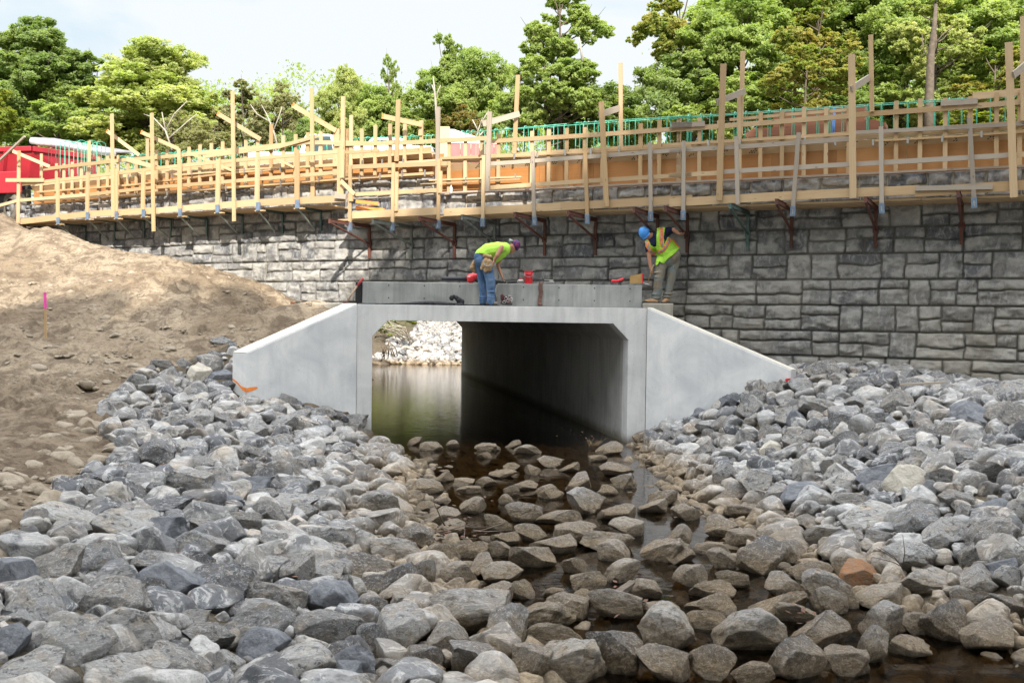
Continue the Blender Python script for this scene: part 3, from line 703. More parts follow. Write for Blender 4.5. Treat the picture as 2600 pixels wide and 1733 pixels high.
ptw = []   # placed (x, y, r)
heroes = []
for data, ox, oy in ((RA, 0, 1000), (RB, 850, 1000), (RC, 1700, 1000)):
    for it in data.split('|'):
        a = it.split(); cx, cy, w_, h_ = [float(v) / 2.139 for v in a[:4]]; cx += ox; cy += oy
        heroes.append((cx, cy, w_, h_, a[4]))
# a few seen in the strip above those crops (photo pixels)
for e in ((505, 955, 70, 62, 'P'), (470, 925, 40, 26, 'l'), (545, 905, 50, 30, 'b'), (560, 870, 46, 26, 'b'), (415, 930, 55, 36, 'b'), (560, 960, 60, 40, 'd'), (575, 985, 45, 34, 'y'), (500, 985, 42, 30, 'w'), (540, 1010, 50, 36, 'l'),
          (2095, 945, 72, 62, 'w'), (2200, 940, 60, 34, 'g'), (2290, 945, 80, 50, 'l'), (2175, 985, 80, 50, 'l'), (2320, 985, 55, 45, 'L'), (2385, 970, 84, 56, 'w'), (2040, 985, 66, 44, 'g'), (1925, 975, 56, 34, 'g'), (1962, 990, 48, 40, 'L'),
          (1910, 1030, 66, 80, 'g'), (2480, 1020, 60, 50, 'w'), (2560, 1000, 70, 50, 'g'), (2130, 965, 50, 36, 'l')):
    heroes.append(e)
LAB = {'o': 'rust orange boulder among the grey stones on the right bank', 'P': 'large pale cream boulder standing out on its bank', 'p': 'bright round cream boulder on the right bank'}
def zone(p, px):
    if H0(p.x, p.y)[0] < .12: return 'creek'
    return 'left bank' if px < 1450 else 'right bank'
NAMES = {'l': 'light grey', 'L': 'light grey', 'g': 'mid grey', 'd': 'dark slate', 'b': 'blue-grey', 'w': 'brownish grey', 'y': 'yellowish', 't': 'tan', 'P': 'pale cream', 'p': 'pale cream', 'o': 'rust orange'}
hero_objs = []; npick = 0
rk = random.Random(5)
for (px, py, w_, h_, tn) in heroes:
    g = ground_hit(px, py + h_ * .28)
    if g.z < 0: g = (lambda d: CAM + d * (-CAM.z / d.z))(ray(px, py + h_ * .42))
    Y = g.y + .02
    m = Y / F * 1.0
    sx = w_ * m / 2 * 1.08; sz = h_ * m / 2 * 1.12; sy = min(max((sx + sz) / 2 * 1.05, .8 * sx), sx * 1.3) * rk.uniform(.8, 1.05)
    c = atY(px, py, Y + sy * .35)
    hb = max(float(H0(c.x, c.y)[0]), -.02)
    if c.z - sz * .75 > hb: c.z = hb + sz * .6
    me = HERO[rk.randrange(16) if w_ > 55 else rk.randrange(26)]
    o = bpy.data.objects.new('boulder', me); COL.objects.link(o)
    o.location = c
    flip = rk.choice([0, math.pi]); o.rotation_euler = (rk.uniform(-.25, .25), rk.uniform(-.35, .35), flip + rk.uniform(-.45, .45))
    o.scale = (sx * 1.03, sy, sz * 1.03)
    zn = zone(c, px); key = tn
    if tn == 'o': lab = LAB['o']; mt = M_rock_orange
    elif tn == 'p': lab = LAB['p']; mt = M_rock_pale
    elif tn == 'P': lab = ('pale cream boulder beside the end of the left wing wall' if px < 1000 else 'pale cream boulder rising to a point high on the right bank'); mt = M_rock_pale
    elif tn == 'd': mt = M_rock_dark; lab = None
    elif tn == 't': mt = M_rock_tan; lab = None
    else: mt = None; lab = None
    if mt:
        while len(o.material_slots) < 1: o.data.materials.append(None)
        o.material_slots[0].link = 'OBJECT'; o.material_slots[0].material = mt
    if zn == 'creek' and tn in 'dt' and mt: o.material_slots[0].link = 'DATA'
    size = 'large' if w_ > 115 else ('medium' if w_ > 65 else 'small')
    if lab is None:
        where = {'creek': 'standing in the shallow creek', 'left bank': 'in the riprap of the left bank', 'right bank': 'in the riprap of the right bank'}[zn]
        dist = 'nearest the camera' if Y < 9 else ('halfway to the culvert' if Y < 14 else 'close to the culvert')
        lab = f'{size} {NAMES[tn]} rock {where}, {dist}'
    tag(o, lab, 'boulder', lab if lab not in LAB.values() and 'pale cream' not in lab else 'pale and rusty boulders')
    ptw.append((c.x, c.y, (sx + sy) / 2 * .9)); hero_objs.append(o)
print('heroes', len(hero_objs))

# smaller and farther stones: more individuals up to about 300, the rest in one object
grid = {}
def gkey(x, y): return (int(math.floor(x / .6)), int(math.floor(y / .6)))
def add_grid(x, y, r): grid.setdefault(gkey(x, y), []).append((x, y, r))
for q in ptw: add_grid(*q)
def clear(x, y, r, f):
    gx, gy = gkey(x, y)
    for i in (-1, 0, 1):
        for j in (-1, 0, 1):
            for (a, b_, c) in grid.get((gx + i, gy + j), ()):
                if (a - x) ** 2 + (b_ - y) ** 2 < (f * (c + r)) ** 2: return False
    return True
cand = []
def scatter(N, rlo, rhi, f, zoff, rs, wet=False):
    X = rs.uniform(-9.5, 14, N); Y = 3.4 + (21 - 3.4) * rs.uniform(0, 1, N) ** .9; Z = H0(X, Y)
    px, py = nproj(X, Y, Z); ok = in_poly(px, py)
    r = rs.uniform(rlo, rhi, N)
    out = []
    for x, y, z, rr_, k, u in zip(X, Y, Z, r, ok, rs.uniform(0, 1, N)):
        if not k: continue
        # keep off the wing walls and out of the culvert mouth
        if y > YC - .15 and x > xol - .1 and x < xor_ + .1: continue
        def wingside(B, A0): 
            t = (y - B.y) / (YC - B.y); xw = B.x + (A0 - B.x) * t
            return xw
        if y > BLp.y - .1 and y < YC + .2:
            if x > wingside(BLp, xol) - .55 and x < wingside(BLp, xol) + .04 + rr_ * .6: continue
            if x < wingside(BR, xor_) + .55 and x > wingside(BR, xor_) - .04 - rr_ * .6: continue
        if y > YC - .1 and x > xol: 
            if y > Yw(x) - .3: continue
            if x < 5: continue
        if y > Yw(x) - .25: continue
        stream = z < .02
        if wet and not stream: continue
        if stream and not wet and (u > .78 or rr_ > .15): continue
        if stream: z = max(z, -.15)
        if clear(x, y, rr_, f):
            add_grid(x, y, rr_); out.append((x, y, z + (rr_ * zoff if not stream else rr_ * .0) , rr_, stream))
    return out
rs = np.random.default_rng(3)
fill = scatter(9000, .15, .24, .74, .22, rs) + scatter(16000, .09, .15, .74, .2, rs) + scatter(14000, .06, .15, .70, .2, rs, True) + scatter(34000, .05, .09, .7, .16, rs)
fill.sort(key=lambda q: -q[3] / max(q[1], 1))
LOW = [rock_shape(500 + i, 3, random.choice([8, 10, 12]), 1.1) for i in range(24)]
TINY = [rock_shape(700 + i, 2, 9, 1) for i in range(10)]
vis = []
for q in fill:
    px, py = proj(q[0], q[1], q[2]); vis.append(0 < px < 2600 and 0 < py < 1800)
extra = 300 - len(hero_objs)
allV = []; allF = []; nv = 0
for q, v in zip(fill, vis):
    x, y, z, r, st = q
    a = rk.uniform(0, 6.28)
    sc = (r * rk.uniform(.95, 1.3), r * rk.uniform(.85, 1.1), r * rk.uniform(.62, .95))
    if v and extra > 0 and r > .09:
        extra -= 1
        o = bpy.data.objects.new('boulder', HERO[rk.randrange(26)]); COL.objects.link(o); o.location = (x, y, z); o.scale = sc
        o.rotation_euler = (rk.uniform(-.5, .5), rk.uniform(-.5, .5), a)
        zn = 'in the creek' if st else ('on the left bank' if x < .5 else 'on the right bank')
        lab = f'grey rock partly hidden between larger boulders {zn}, {"nearest the camera" if y < 9 else "halfway to the culvert" if y < 14 else "close to the culvert"}'; tag(o, lab, 'boulder', lab)
        continue
    V, Fc = (LOW[rk.randrange(24)] if r > .085 or y < 8 else TINY[rk.randrange(10)])
    Mx = np.array(Matrix.Rotation(a, 3, 'Z') @ Matrix.Rotation(rk.uniform(-.6, .6), 3, 'X') @ Matrix.Rotation(rk.uniform(-.5, .5), 3, 'Y'))
    P = (V * sc) @ Mx.T + (x, y, z); allV.append(P); allF.append(Fc + nv); nv += len(P)
print('fill', len(fill), 'merged verts', nv)
o = np_mesh('small_riprap', np.vstack(allV), np.vstack(allF), M_rock); tag(o, 'smaller grey stones filling the riprap between the boulders', 'rubble', None, 'stuff')
# sunlit stone bank seen through the culvert
allV = []; allF = []; nv = 0; grid = {}
X = rs.uniform(-9, 6, 9000); Y = rs.uniform(55, 63.5, 9000); Z = H0(X, Y)
px, py = nproj(X, Y, Z)
for x, y, z, a, b_ in zip(X, Y, Z, px, py):
    if a < 985 + (b_ - 830) * -.0 and b_ < 905: continue
    if z > 2.35 or (x < -5.8 and z > 1.3): continue
    r = rk.uniform(.12, .24)
    if not clear(x, y, r, .62): continue
    add_grid(x, y, r)
    V, Fc = TINY[rk.randrange(10)] if rk.random() < .5 else LOW[rk.randrange(24)]
    Mx = np.array(Matrix.Rotation(rk.uniform(0, 6), 3, 'Z') @ Matrix.Rotation(rk.uniform(-.5, .5), 3, 'X'))
    P = (V * (r * 1.2, r, r * .85)) @ Mx.T + (x, y, z + r * .35); allV.append(P); allF.append(Fc + nv); nv += len(P)
o = np_mesh('far_riprap', np.vstack(allV), np.vstack(allF), mat_rock('far_riprap_rock')); tag(o, 'sunlit pale stone bank seen through the culvert', 'rubble', None, 'stuff')
# ------------------------------------------------------------------ timber and steel
M_new = wood('fresh_lumber', (.45, .315, .175), (.36, .23, .11), (.48, .37, .24))
M_grey = wood('weathered_lumber', (.33, .275, .22), (.22, .18, .14), (.38, .33, .27))
M_ply = wood('orange_plywood', (.37, .165, .05), (.28, .12, .038), (.41, .21, .08), .5, False)
M_ply2 = wood('pale_plywood', (.52, .38, .24), (.44, .30, .17), (.5, .38, .24), .6, False)
M_rust = simple('rusty_steel', (.13, .042, .028), (.06, .03, .024), .7, 6, .3)
M_blue = simple('blue_grey_steel', (.19, .26, .36), (.13, .17, .23), .45, 10, .1, metal=.4)
M_dgreen = simple('dark_green_steel', (.05, .10, .09), (.1, .14, .13), .5, 10, .1, metal=.3)
M_gsteel = simple('grey_green_steel', (.16, .18, .16), (.09, .1, .09), .55, 10, .1, metal=.3)
M_strut = simple('pale_green_steel', (.34, .38, .35), (.2, .25, .23), .5, 10, .1, metal=.2)
M_galv = simple('galvanised_clamp', (.5, .5, .5), (.35, .33, .3), .4, 20, .1, metal=.8)
M_black = simple('black_ink', (.02, .02, .02), rough=.7)
M_rebar = simple('green_epoxy_bar', (.07, .42, .29), (.05, .33, .22), .4, 20, .1)
M_oend = simple('orange_painted_end', (.7, .25, .06), rough=.7)

WOODS = {'n': M_new, 'g': M_grey}
def board(name, A, B, off, w=.089, t=.038, mat='n', parent=None, offB=None):
    p0 = W(*A, off); p1 = W(*B, off if offB is None else offB)
    n = wall_n((p0.x + p1.x) / 2)
    if offB is not None: n = (p1 - p0).cross(Vector((0, 0, 1))).normalized()   # boards running back towards the wall stand on edge
    m = MB().bar(p0, p1, w, t, n)
    return m.build(name, WOODS[mat] if isinstance(mat, str) else mat, parent)
def vboard(name, A, B, off, w=.089, t=.038, mat='n', parent=None):
    # a nearly upright board: both ends at the same distance from the wall, foot under the given pixel
    return board(name, A, B, off, w, t, mat, parent)
def rail(name, pts, off, w=.089, t=.038, mat='n', parent=None):
    # long boards follow the wall: split at each listed point
    m = MB()
    P = [W(*p, off) for p in pts]
    for a, b_ in zip(P[:-1], P[1:]):
        n_ = wall_n((a.x + b_.x) / 2); ex = (b_ - a).normalized() * .06
        m.bar(a - ex * 0, b_ + ex, w, t, n_)
    return m.build(name, WOODS[mat] if isinstance(mat, str) else mat, parent)
def th(name, label, cat, px, py, off, group=None):
    p = W(px, py, off); return thing(name, label, cat, tuple(p), group)

# ---------------- right formwork: plywood, studs, walers on top of the wall
fw = th('formwork', 'long orange plywood formwork with fresh studs on the right part of the wall', 'formwork', 1900, 430, 0)
def strip(name, X0, X1, segs, prof, mat, parent, t=.018):
    # ribbon following the wall between two world X, prof = [(off, z), ...]
    m = MB(); xs_ = np.linspace(X0, X1, segs + 1)
    for a, b_ in zip(xs_[:-1], xs_[1:]):
        for (o0, z0_), (o1, z1_) in zip(prof[:-1], prof[1:]):
            P = []
            for (x, o_, z) in ((a, o0, z0_), (b_ - .004, o0, z0_), (b_ - .004, o1, z1_), (a, o1, z1_)):
                n_ = wall_n(x); P.append(Vector((x, float(Yw(x)), z)) + n_ * o_)
            nn = (P[1] - P[0]).cross(P[3] - P[0]).normalized() * t
            b = len(m.v); m.v += P + [p + nn for p in P]
            L = (P[1] - P[0]).length; u0 = random.random() * 30
            fs = [(0, 3, 2, 1), (4, 5, 6, 7), (0, 1, 5, 4), (1, 2, 6, 5), (2, 3, 7, 6), (3, 0, 4, 7)]
            for f in fs:
                m.f.append(tuple(b + i for i in f))
                for i in f:
                    q = i % 4; m.uv.append((u0 + (L if q in (1, 2) else 0), u0 + ((P[3] - P[0]).length if q in (2, 3) else 0)))
    return m.build(name, mat, parent)
XA = W(1122, 470, 0).x
strip('plywood_sheet', XA, 16, 15, [(.10, 5.45), (.10, 5.98)], M_ply, fw)
strip('tilted_plywood_sheet', XA, 16, 8, [(.10, 5.985), (.2, 6.13)], M_ply2, fw)
strip('form_edge', XA, 16, 9, [(.205, 6.135), (.205, 6.30)], M_new, fw, .03)
strip('ledger', XA, 16, 7, [(.23, 5.425), (.23, 5.465)], M_grey, fw, .09)
strip('back_plywood_sheet', W(1122, 470, 0).x, 16, 14, [(-.42, 5.45), (-.42, 6.2)], M_ply, fw)
st2 = [(760, 945, 1280), (868, 930, 1280), (978, 920, 1290), (1088, 890, 1275), (1310, 870, 1262), (1422, 860, 1252), (1540, 850, 1248), (1660, 845, 1240), (1778, 900, 1235), (2030, 820, 1230), (2155, 795, 1218), (2285, 785, 1210)]
st3 = [(62, 785, 1206), (200, 780, 1202), (330, 800, 1200), (605, 745, 1185), (748, 735, 1178), (893, 712, 1170), (1040, 715, 1165), (1190, 715, 1160), (1505, 670, 1137), (1664, 655, 1127), (1831, 650, 1120), (1998, 640, 1110), (2171, 615, 1105), (2325, 600, 1100)]
for (x, a, b_) in st2: vboard('stud', c2(x, a), c2(x - 3, b_), .26, .085, .04, 'n', fw)
for (x, a, b_) in st3: vboard('stud', c3(x, a), c3(x - 3, b_), .26, .08, .04, 'n', fw)
# top rail, double waler, lower waler pair
rail('top_rail', [c2(622, 938), c2(1000, 918)], .31, .1, .04, 'n', fw)
rail('top_rail', [c2(1000, 940), c2(1700, 897), c2(2352, 850)], .305, .095, .04, 'n', fw)
rail('top_rail', [c3(0, 862), c3(600, 818), c3(1200, 770)], .305, .1, .04, 'n', fw)
rail('top_rail', [c3(1200, 765), c3(1890, 715), c3(2440, 668)], .306, .1, .04, 'n', fw)
rail('upper_rail', [c3(400, 795), c3(800, 760), c3(1190, 730)], .2, .06, .04, 'n', fw)
rail('upper_rail', [c3(2010, 640), c3(2440, 600)], .2, .13, .04, M_ply2, fw)
rail('waler', [c2(700, 1050), c2(1340, 1030)], .31, .06, .038, 'n', fw)
rail('waler', [c2(930, 1040), c2(1700, 1008), c2(2352, 968)], .31, .05, .038, 'n', fw)
rail('waler', [c3(0, 960), c3(600, 925), c3(1200, 890)], .31, .05, .038, 'n', fw)
rail('waler', [c3(1200, 882), c3(1800, 852), c3(2440, 815)], .31, .075, .038, 'g', fw)
rail('waler', [c3(1360, 935), c3(1900, 905), c3(2440, 868)], .31, .04, .038, 'n', fw)
rail('waler', [c2(630, 1197), c2(1225, 1175)], .31, .036, .09, 'n', fw)
rail('waler', [c2(570, 1222), c2(1215, 1190)], .35, .03, .04, 'n', fw)
for a, b_, mt in ((c3(10, 832), c3(215, 822), 'g'), (c3(1800, 685), c3(2022, 672), 'g'), (c2(2230, 830), c2(2352, 826), 'g')): rail('scab_board', [a, b_], .35, .11, .03, mt, fw)
for (x, y) in ((1192, 1035), (1345, 1025), (1530, 1012), (1700, 1005), (1888, 990), (870, 1195), (1200, 1175)):
    p = W(*c2(x, y), .345); MB().bar(p + Vector((0, 0, .07)), p - Vector((0, 0, .07)), .035, .03, wall_n(p.x)).build('form_clamp', M_galv, fw)
for (x, y) in ((257, 952), (470, 945), (898, 930), (1100, 945), (1580, 930), (1810, 920), (2070, 890), (1350, 945)):
    p = W(*c3(x, y), .345); MB().bar(p + Vector((0, 0, .06)), p - Vector((0, 0, .06)), .035, .03, wall_n(p.x)).build('form_clamp', M_galv, fw)
# black stamped marks on the tilted plywood
mk_ = MB(); q = random.Random(2)
for i in range(26):
    x = XA + .9 + i * .58; n_ = wall_n(x)
    if x > 11: break
    for r_ in range(4):
        for s_ in range(3):
            if q.random() < .3: continue
            t_ = .15 + r_ * .2
            base = Vector((x + s_ * .045 + r_ * .035, float(Yw(x + s_ * .045 + r_ * .035)), 5.985 + t_ * .145)) + n_ * (.10 + t_ * .1 + .024)
            up_ = (Vector((0, 0, .145)) + n_ * .1).normalized(); nn = wall_n(x).cross(Vector((0, 0, 1)))
            mk_.bar(base, base + up_ * q.uniform(.012, .02) + nn * .012, .034, .002, n_ - up_ * n_.dot(up_))
mk_.build('ink_stamp', M_black, fw)

# ---------------- left formwork
fl = th('formwork', 'older left run of plywood formwork ending above the sandy mound', 'formwork', 500, 480, 0)
XE = W(1105, 450, 0).x; XS = W(95, 520, 0).x
strip('plywood_sheet', XS, XE, 12, [(.10, 5.88), (.10, 6.32)], M_ply, fl)
strip('tilted_plywood_sheet', XS, XE, 9, [(.10, 6.325), (.2, 6.44)], M_ply2, fl)
strip('form_edge', XS, XE, 9, [(.205, 6.445), (.205, 6.56)], M_new, fl, .03)
strip('ledger', XS, XE, 7, [(.2, 5.855), (.2, 5.89)], M_new, fl, .05)
strip('back_plywood_sheet', XS, XE, 12, [(-.42, 5.88), (-.42, 6.5)], M_ply, fl)
k = 0
S1 = [(275, 1020, 1350), (375, 1085, 1345), (425, 1088, 1345), (480, 1075, 1340), (540, 1080, 1335), (655, 1040, 1320), (715, 1035, 1320), (785, 1030, 1315), (850, 1040, 1300), (905, 1035, 1300), (1040, 995, 1290), (1110, 995, 1285), (1255, 975, 1270), (1328, 960, 1260), (1403, 950, 1255), (1478, 940, 1250), (1555, 935, 1245), (1632, 925, 1240), (1712, 930, 1235), (1800, 825, 1230), (1880, 900, 1225), (1962, 890, 1220), (2043, 880, 1215), (2130, 870, 1210), (2223, 860, 1205), (2305, 855, 1200)]
for (x, a, b_) in S1: vboard('stud', c1(x, a), c1(x - 3, b_ - 10), .26, .095, .04, 'n', fl)
S2 = [(20, 855, 1180), (84, 855, 1180), (110, 765, 1130), (181, 855, 1170), (270, 830, 1165), (368, 820, 1150), (466, 822, 1145), (575, 800, 1140)]
for (x, a, b_) in S2: vboard('stud', c2(x, a), c2(x - 3, b_), .26, .088, .04, 'n', fl)
rail('top_rail', [c1(290, 1122), c1(760, 1068), c1(1150, 1035), c1(1545, 995), c1(2050, 945), c1(2380, 950)], .305, .1, .04, 'n', fl)
rail('top_rail', [c1(1350, 1040), c1(1850, 975), c1(2100, 905)], .35, .09, .04, 'n', fl)
rail('top_rail', [c2(0, 958), c2(500, 945), c2(630, 940)], .305, .1, .04, 'n', fl)
rail('waler', [c1(250, 1275), c1(900, 1225), c1(1500, 1150), c1(2240, 1090)], .3, .05, .07, 'n', fl)
rail('waler', [c1(250, 1330), c1(900, 1290), c1(1500, 1245), c1(2352, 1180)], .3, .06, .07, 'n', fl)
rail('waler', [c1(1200, 1160), c1(1700, 1120), c1(2240, 1100)], .31, .04, .07, 'n', fl)
rail('waler', [c2(10, 1190), c2(640, 1150)], .3, .06, .07, 'n', fl)
rail('waler', [c2(100, 1112), c2(735, 1085)], .33, .09, .04, 'n', fl)
rail('waler', [c2(430, 1080), c2(700, 1062)], .3, .05, .06, 'n', fl)
rail('waler', [c2(100, 1050), c2(640, 1010)], .25, .05, .06, 'n', fl)
for (x, y) in ((165, 1180), (300, 1170), (446, 1155), (598, 1148), (455, 1075), (180, 1085), (315, 1078)):
    p = W(*c2(x, y), .355); MB().bar(p + Vector((0, 0, .08)), p - Vector((0, 0, .08)), .035, .03, wall_n(p.x)).build('form_clamp', M_galv, fl)
for (x, y) in ((660, 1320), (850, 1175), (1140, 1160), (1270, 1145), (1620, 1130), (1735, 1140), (1860, 1120), (2110, 1190), (1860, 1210), (1500, 1250), (1110, 1280), (900, 1280)):
    p = W(*c1(x, y), .355); MB().bar(p + Vector((0, 0, .07)), p - Vector((0, 0, .07)), .035, .03, wall_n(p.x)).build('form_clamp', M_galv, fl)

# ---------------- walkway, right run
wr = th('scaffold_walkway', 'right run of timber walkway hung on the wall above the workers', 'walkway', 1700, 530, .8)
OFF = .93
X0 = W(893, 550, OFF).x
def deck(name, X0, X1, z, parent, label=None, ofs=(.06, .33, .60), n=6):
    for o_ in ofs:
        xs_ = list(np.linspace(X0, X1, n + 1))
        m = MB()
        for a, b_ in zip(xs_[:-1], xs_[1:]):
            zz = z + random.uniform(0, .012)
            pa = Vector((a, float(Yw(a)), zz)) + wall_n(a) * (o_ + .13); pb = Vector((b_, float(Yw(b_)), zz)) + wall_n(b_) * (o_ + .13)
            m.bar(pa, pb - (pb - pa).normalized() * .01, .25, .038, Vector((0, 0, 1)))
        m.build(name, M_new, parent)
deck('deck_plank', X0, 14, 4.83, wr)
rail('edge_board', [c2(118, 1427), c2(672, 1400)], OFF, .17, .04, 'n', wr)
rail('edge_board', [c2(725, 1410), c2(1500, 1370), c2(2352, 1322)], OFF, .17, .04, 'n', wr)
rail('edge_board', [c3(0, 1345), c3(760, 1300), c3(1630, 1260)], OFF, .17, .04, 'n', wr)
rail('edge_board', [c3(1630, 1275), c3(2440, 1222)], OFF + .005, .18, .04, 'n', wr)
rail('edge_board', [c3(1630, 1250), c3(2120, 1240)], OFF + .05, .09, .03, 'g', wr)
rail('guard_rail', [c2(120, 1290), c2(680, 1262)], OFF, .09, .038, 'n', wr)
rail('guard_rail', [c2(1035, 1245), c2(1700, 1200), c2(2352, 1160)], OFF, .09, .038, 'n', wr)
rail('guard_rail', [c3(0, 1165), c3(320, 1148)], OFF, .09, .038, 'n', wr)
rail('guard_rail', [c3(320, 1142), c3(1200, 1090)], OFF + .003, .09, .038, 'g', wr)
rail('guard_rail', [c3(1200, 1092), c3(2250, 1030)], OFF, .09, .038, 'g', wr)
rail('guard_rail', [c3(2250, 1030), c3(2440, 1020)], OFF, .09, .038, 'n', wr)
rail('guard_rail', [c2(1035, 1088), c2(1700, 1040), c2(2352, 990)], OFF, .085, .038, 'g', wr)
rail('guard_rail', [c3(0, 1000), c3(600, 965), c3(1200, 922)], OFF, .09, .038, 'g', wr)
rail('guard_rail', [c2(100, 1108), c2(730, 1085)], OFF, .1, .038, 'n', wr)
posts = [(c2(103, 1095), c2(100, 1475), 'n'), (c2(390, 1080), c2(383, 1475), 'n'), (c2(412, 1140), c2(408, 1400), 'n'), (c2(691, 1055), c2(687, 1465), 'n'), (c2(990, 1030), c2(982, 1450), 'n'), (c2(1313, 1005), c2(1324, 1440), 'g'),
         (c2(1660, 970), c2(1676, 1425), 'n'), (c2(2092, 945), c2(2097, 1405), 'g'), (c3(95, 935), c3(92, 1400), 'g'), (c3(443, 905), c3(453, 1355), 'g'), (c3(857, 880), c3(820, 1370), 'g'), (c3(1403, 840), c3(1408, 1350), 'g'), (c3(1990, 785), c3(2020, 1310), 'g')]
for a, b_, mt in posts: vboard('guard_post', a, b_, OFF + .045, .08, .038, mt, wr)
vboard('guard_post', c2(702, 1135), c2(700, 1280), OFF + .09, .09, .038, 'n', wr)
vboard('guard_post', c2(108, 1270), c2(108, 1335), OFF + .09, .1, .038, 'n', wr)

# brackets: outer tip, arm back to the wall, diagonal strut, leg down the wall, socket for the post
def bracket(tip, label, grp, mat, sock=None, length=1.75, drop=.42, leg=.78):
    T = W(*tip, length); n_ = wall_n(T.x + .4)
    base = T - n_ * (length - .1)
    t = thing('wall_bracket', label, 'bracket', tuple(base), grp)
    MB().bar(T, base, .05, .07, Vector((0, 0, 1))).build('arm', mat, t)
    MB().bar(T + Vector((0, 0, .045)) , base + Vector((0, 0, .045)), .075, .008, Vector((0, 0, 1))).build('arm_flange', mat, t)
    foot = base - Vector((0, 0, drop))
    MB().tube([T - Vector((0, 0, .04)), foot + n_ * .02], .027, 8).build('strut', mat, t)
    MB().bar(base + Vector((0, 0, .03)), base - Vector((0, 0, leg)), .06, .05, n_).build('wall_leg', mat, t)
    MB().bar(foot + Vector((0, 0, .06)), foot - Vector((0, 0, .06)), .11, .06, n_).build('gusset', mat, t)
    if sock:
        a = W(*sock[0], OFF + .045); b_ = W(*sock[1], OFF + .045)
        MB().bar(a, b_, .1, .06, wall_n(a.x)).build('post_socket', M_blue, t)
        MB().bar(a + wall_n(a.x) * .032 - Vector((0, 0, .06)), b_ + wall_n(a.x) * .032 + Vector((0, 0, .04)), .02, .006, wall_n(a.x)).build('socket_slot', M_galv, t)
    return t
BR_ = [(c4(878, 288), 'rusty steel bracket under the left end of the right walkway, beside its first post', M_rust, (c2(100, 1475), c2(100, 1530))),
       (c5(-105 + 295, 262), 'grey-green steel bracket right above the bent worker in the yellow shirt', M_gsteel, (c2(982, 1448), c2(982, 1503))),
       (c2(252, 1467), 'grey-green steel bracket, second from the left end of the right walkway', M_gsteel, (c2(382, 1475), c2(382, 1530))),
       (c2(560, 1450), 'rusty steel bracket between two grey-green ones above the black fabric', M_rust, (c2(687, 1462), c2(687, 1517))),
       (c5(540, 245), 'rusty steel bracket above the red bucket', M_rust, (c2(1325, 1438), c2(1327, 1493))),
       (c5(895, 235), 'rusty steel bracket above the middle of the right slab', M_rust, (c2(1676, 1422), c2(1677, 1485))),
       (c5(1330, 213), 'rusty steel bracket right over the blue helmet', M_rust, (c2(2097, 1403), c2(2097, 1467))),
       (c5(1540, 205), 'rusty steel bracket over the back of the worker in the blue helmet', M_rust, (c3(92, 1398), c3(91, 1460))),
       (c3(400, 1362), 'dark green steel bracket without a post socket, right of the workers', M_dgreen, None),
       (c3(708, 1335), 'rusty bracket with orange tip under the slanted guard post', M_rust, (c3(820, 1368), c3(818, 1435))),
       (c3(1300, 1322), 'rusty bracket with orange tip, second from the right edge of the photo', M_rust, (c3(1408, 1348), c3(1410, 1418))),
       (c3(1915, 1285), 'rusty steel bracket nearest the right edge of the photo', M_rust, (c3(2020, 1310), c3(2023, 1382)))]
for tip, lab, mt, sk in BR_: bracket(tip, lab, 'steel brackets carrying the right walkway', mt, sk)

# ---------------- walkway, left run
wlk = th('scaffold_walkway', 'sunlit left run of timber walkway ending over the mound', 'walkway', 500, 560, .8)
XL0 = W(48, 575, OFF).x; XL1 = W(872, 515, OFF).x
deck('deck_plank', XL0, XL1, 5.20, wlk)
rail('edge_board', [c1(140, 1470), c1(580, 1420), c1(1000, 1398)], OFF, .17, .04, 'n', wlk)
rail('edge_board', [c1(1000, 1400), c1(1360, 1370)], OFF, .15, .04, 'n', wlk)
rail('edge_board', [c1(1350, 1372), c1(1700, 1345), c1(2275, 1318)], OFF + .004, .17, .04, 'n', wlk)
rail('guard_rail', [c1(-60, 1380), c1(120, 1330), c1(600, 1290), c1(1000, 1245), c1(1450, 1210), c1(2260, 1142)], OFF, .09, .038, 'n', wlk)
rail('guard_rail', [c1(150, 1222), c1(600, 1170), c1(1100, 1110), c1(1450, 1075), c1(1950, 1030), c1(2260, 1005)], OFF, .09, .038, 'n', wlk)
rail('guard_rail', [c1(2240, 1015), c1(2500, 1000)], OFF, .07, .038, 'n', wlk)
pl = [((125, 1040), (120, 1480)), ((383, 1180), (383, 1470)), ((583, 1145), (578, 1440)), ((772, 1130), (770, 1430)), ((952, 1135), (947, 1420)), ((1192, 1060), (1192, 1410)), ((1450, 1055), (1443, 1395)), ((1710, 1010), (1705, 1370)), ((1972, 995), (1970, 1355))]
for i, (a, b_) in enumerate(pl): vboard('guard_post', c1(*a), c1(*b_), OFF + .045, .135 if i else .12, .04, 'n', wlk)
vboard('guard_post', c1(2262, 980), c1(2258, 1310), OFF, .18, .04, 'n', wlk)
vboard('guard_post', c1(98, 1470), c1(92, 1560), OFF, .1, .04, 'n', wlk)
board('brace_board', c1(2262, 1200), c1(2352, 1290), OFF + .1, .09, .03, 'n', wlk)
board('outrigger_block', c1(2225, 1300), c1(2300, 1305), OFF + .06, .12, .08, 'g', wlk)
LBR = [((395, 1478), (530, 1530)), ((590, 1445), (712, 1505)), ((782, 1440), (888, 1490)), ((962, 1428), (1105, 1482)), ((1205, 1425), (1318, 1482)), ((1452, 1400), (1572, 1462)), ((1722, 1385), (1826, 1458)), ((1982, 1370), (2090, 1440))]
LN = ['first', 'second', 'third', 'fourth', 'fifth', 'sixth', 'seventh', 'eighth']
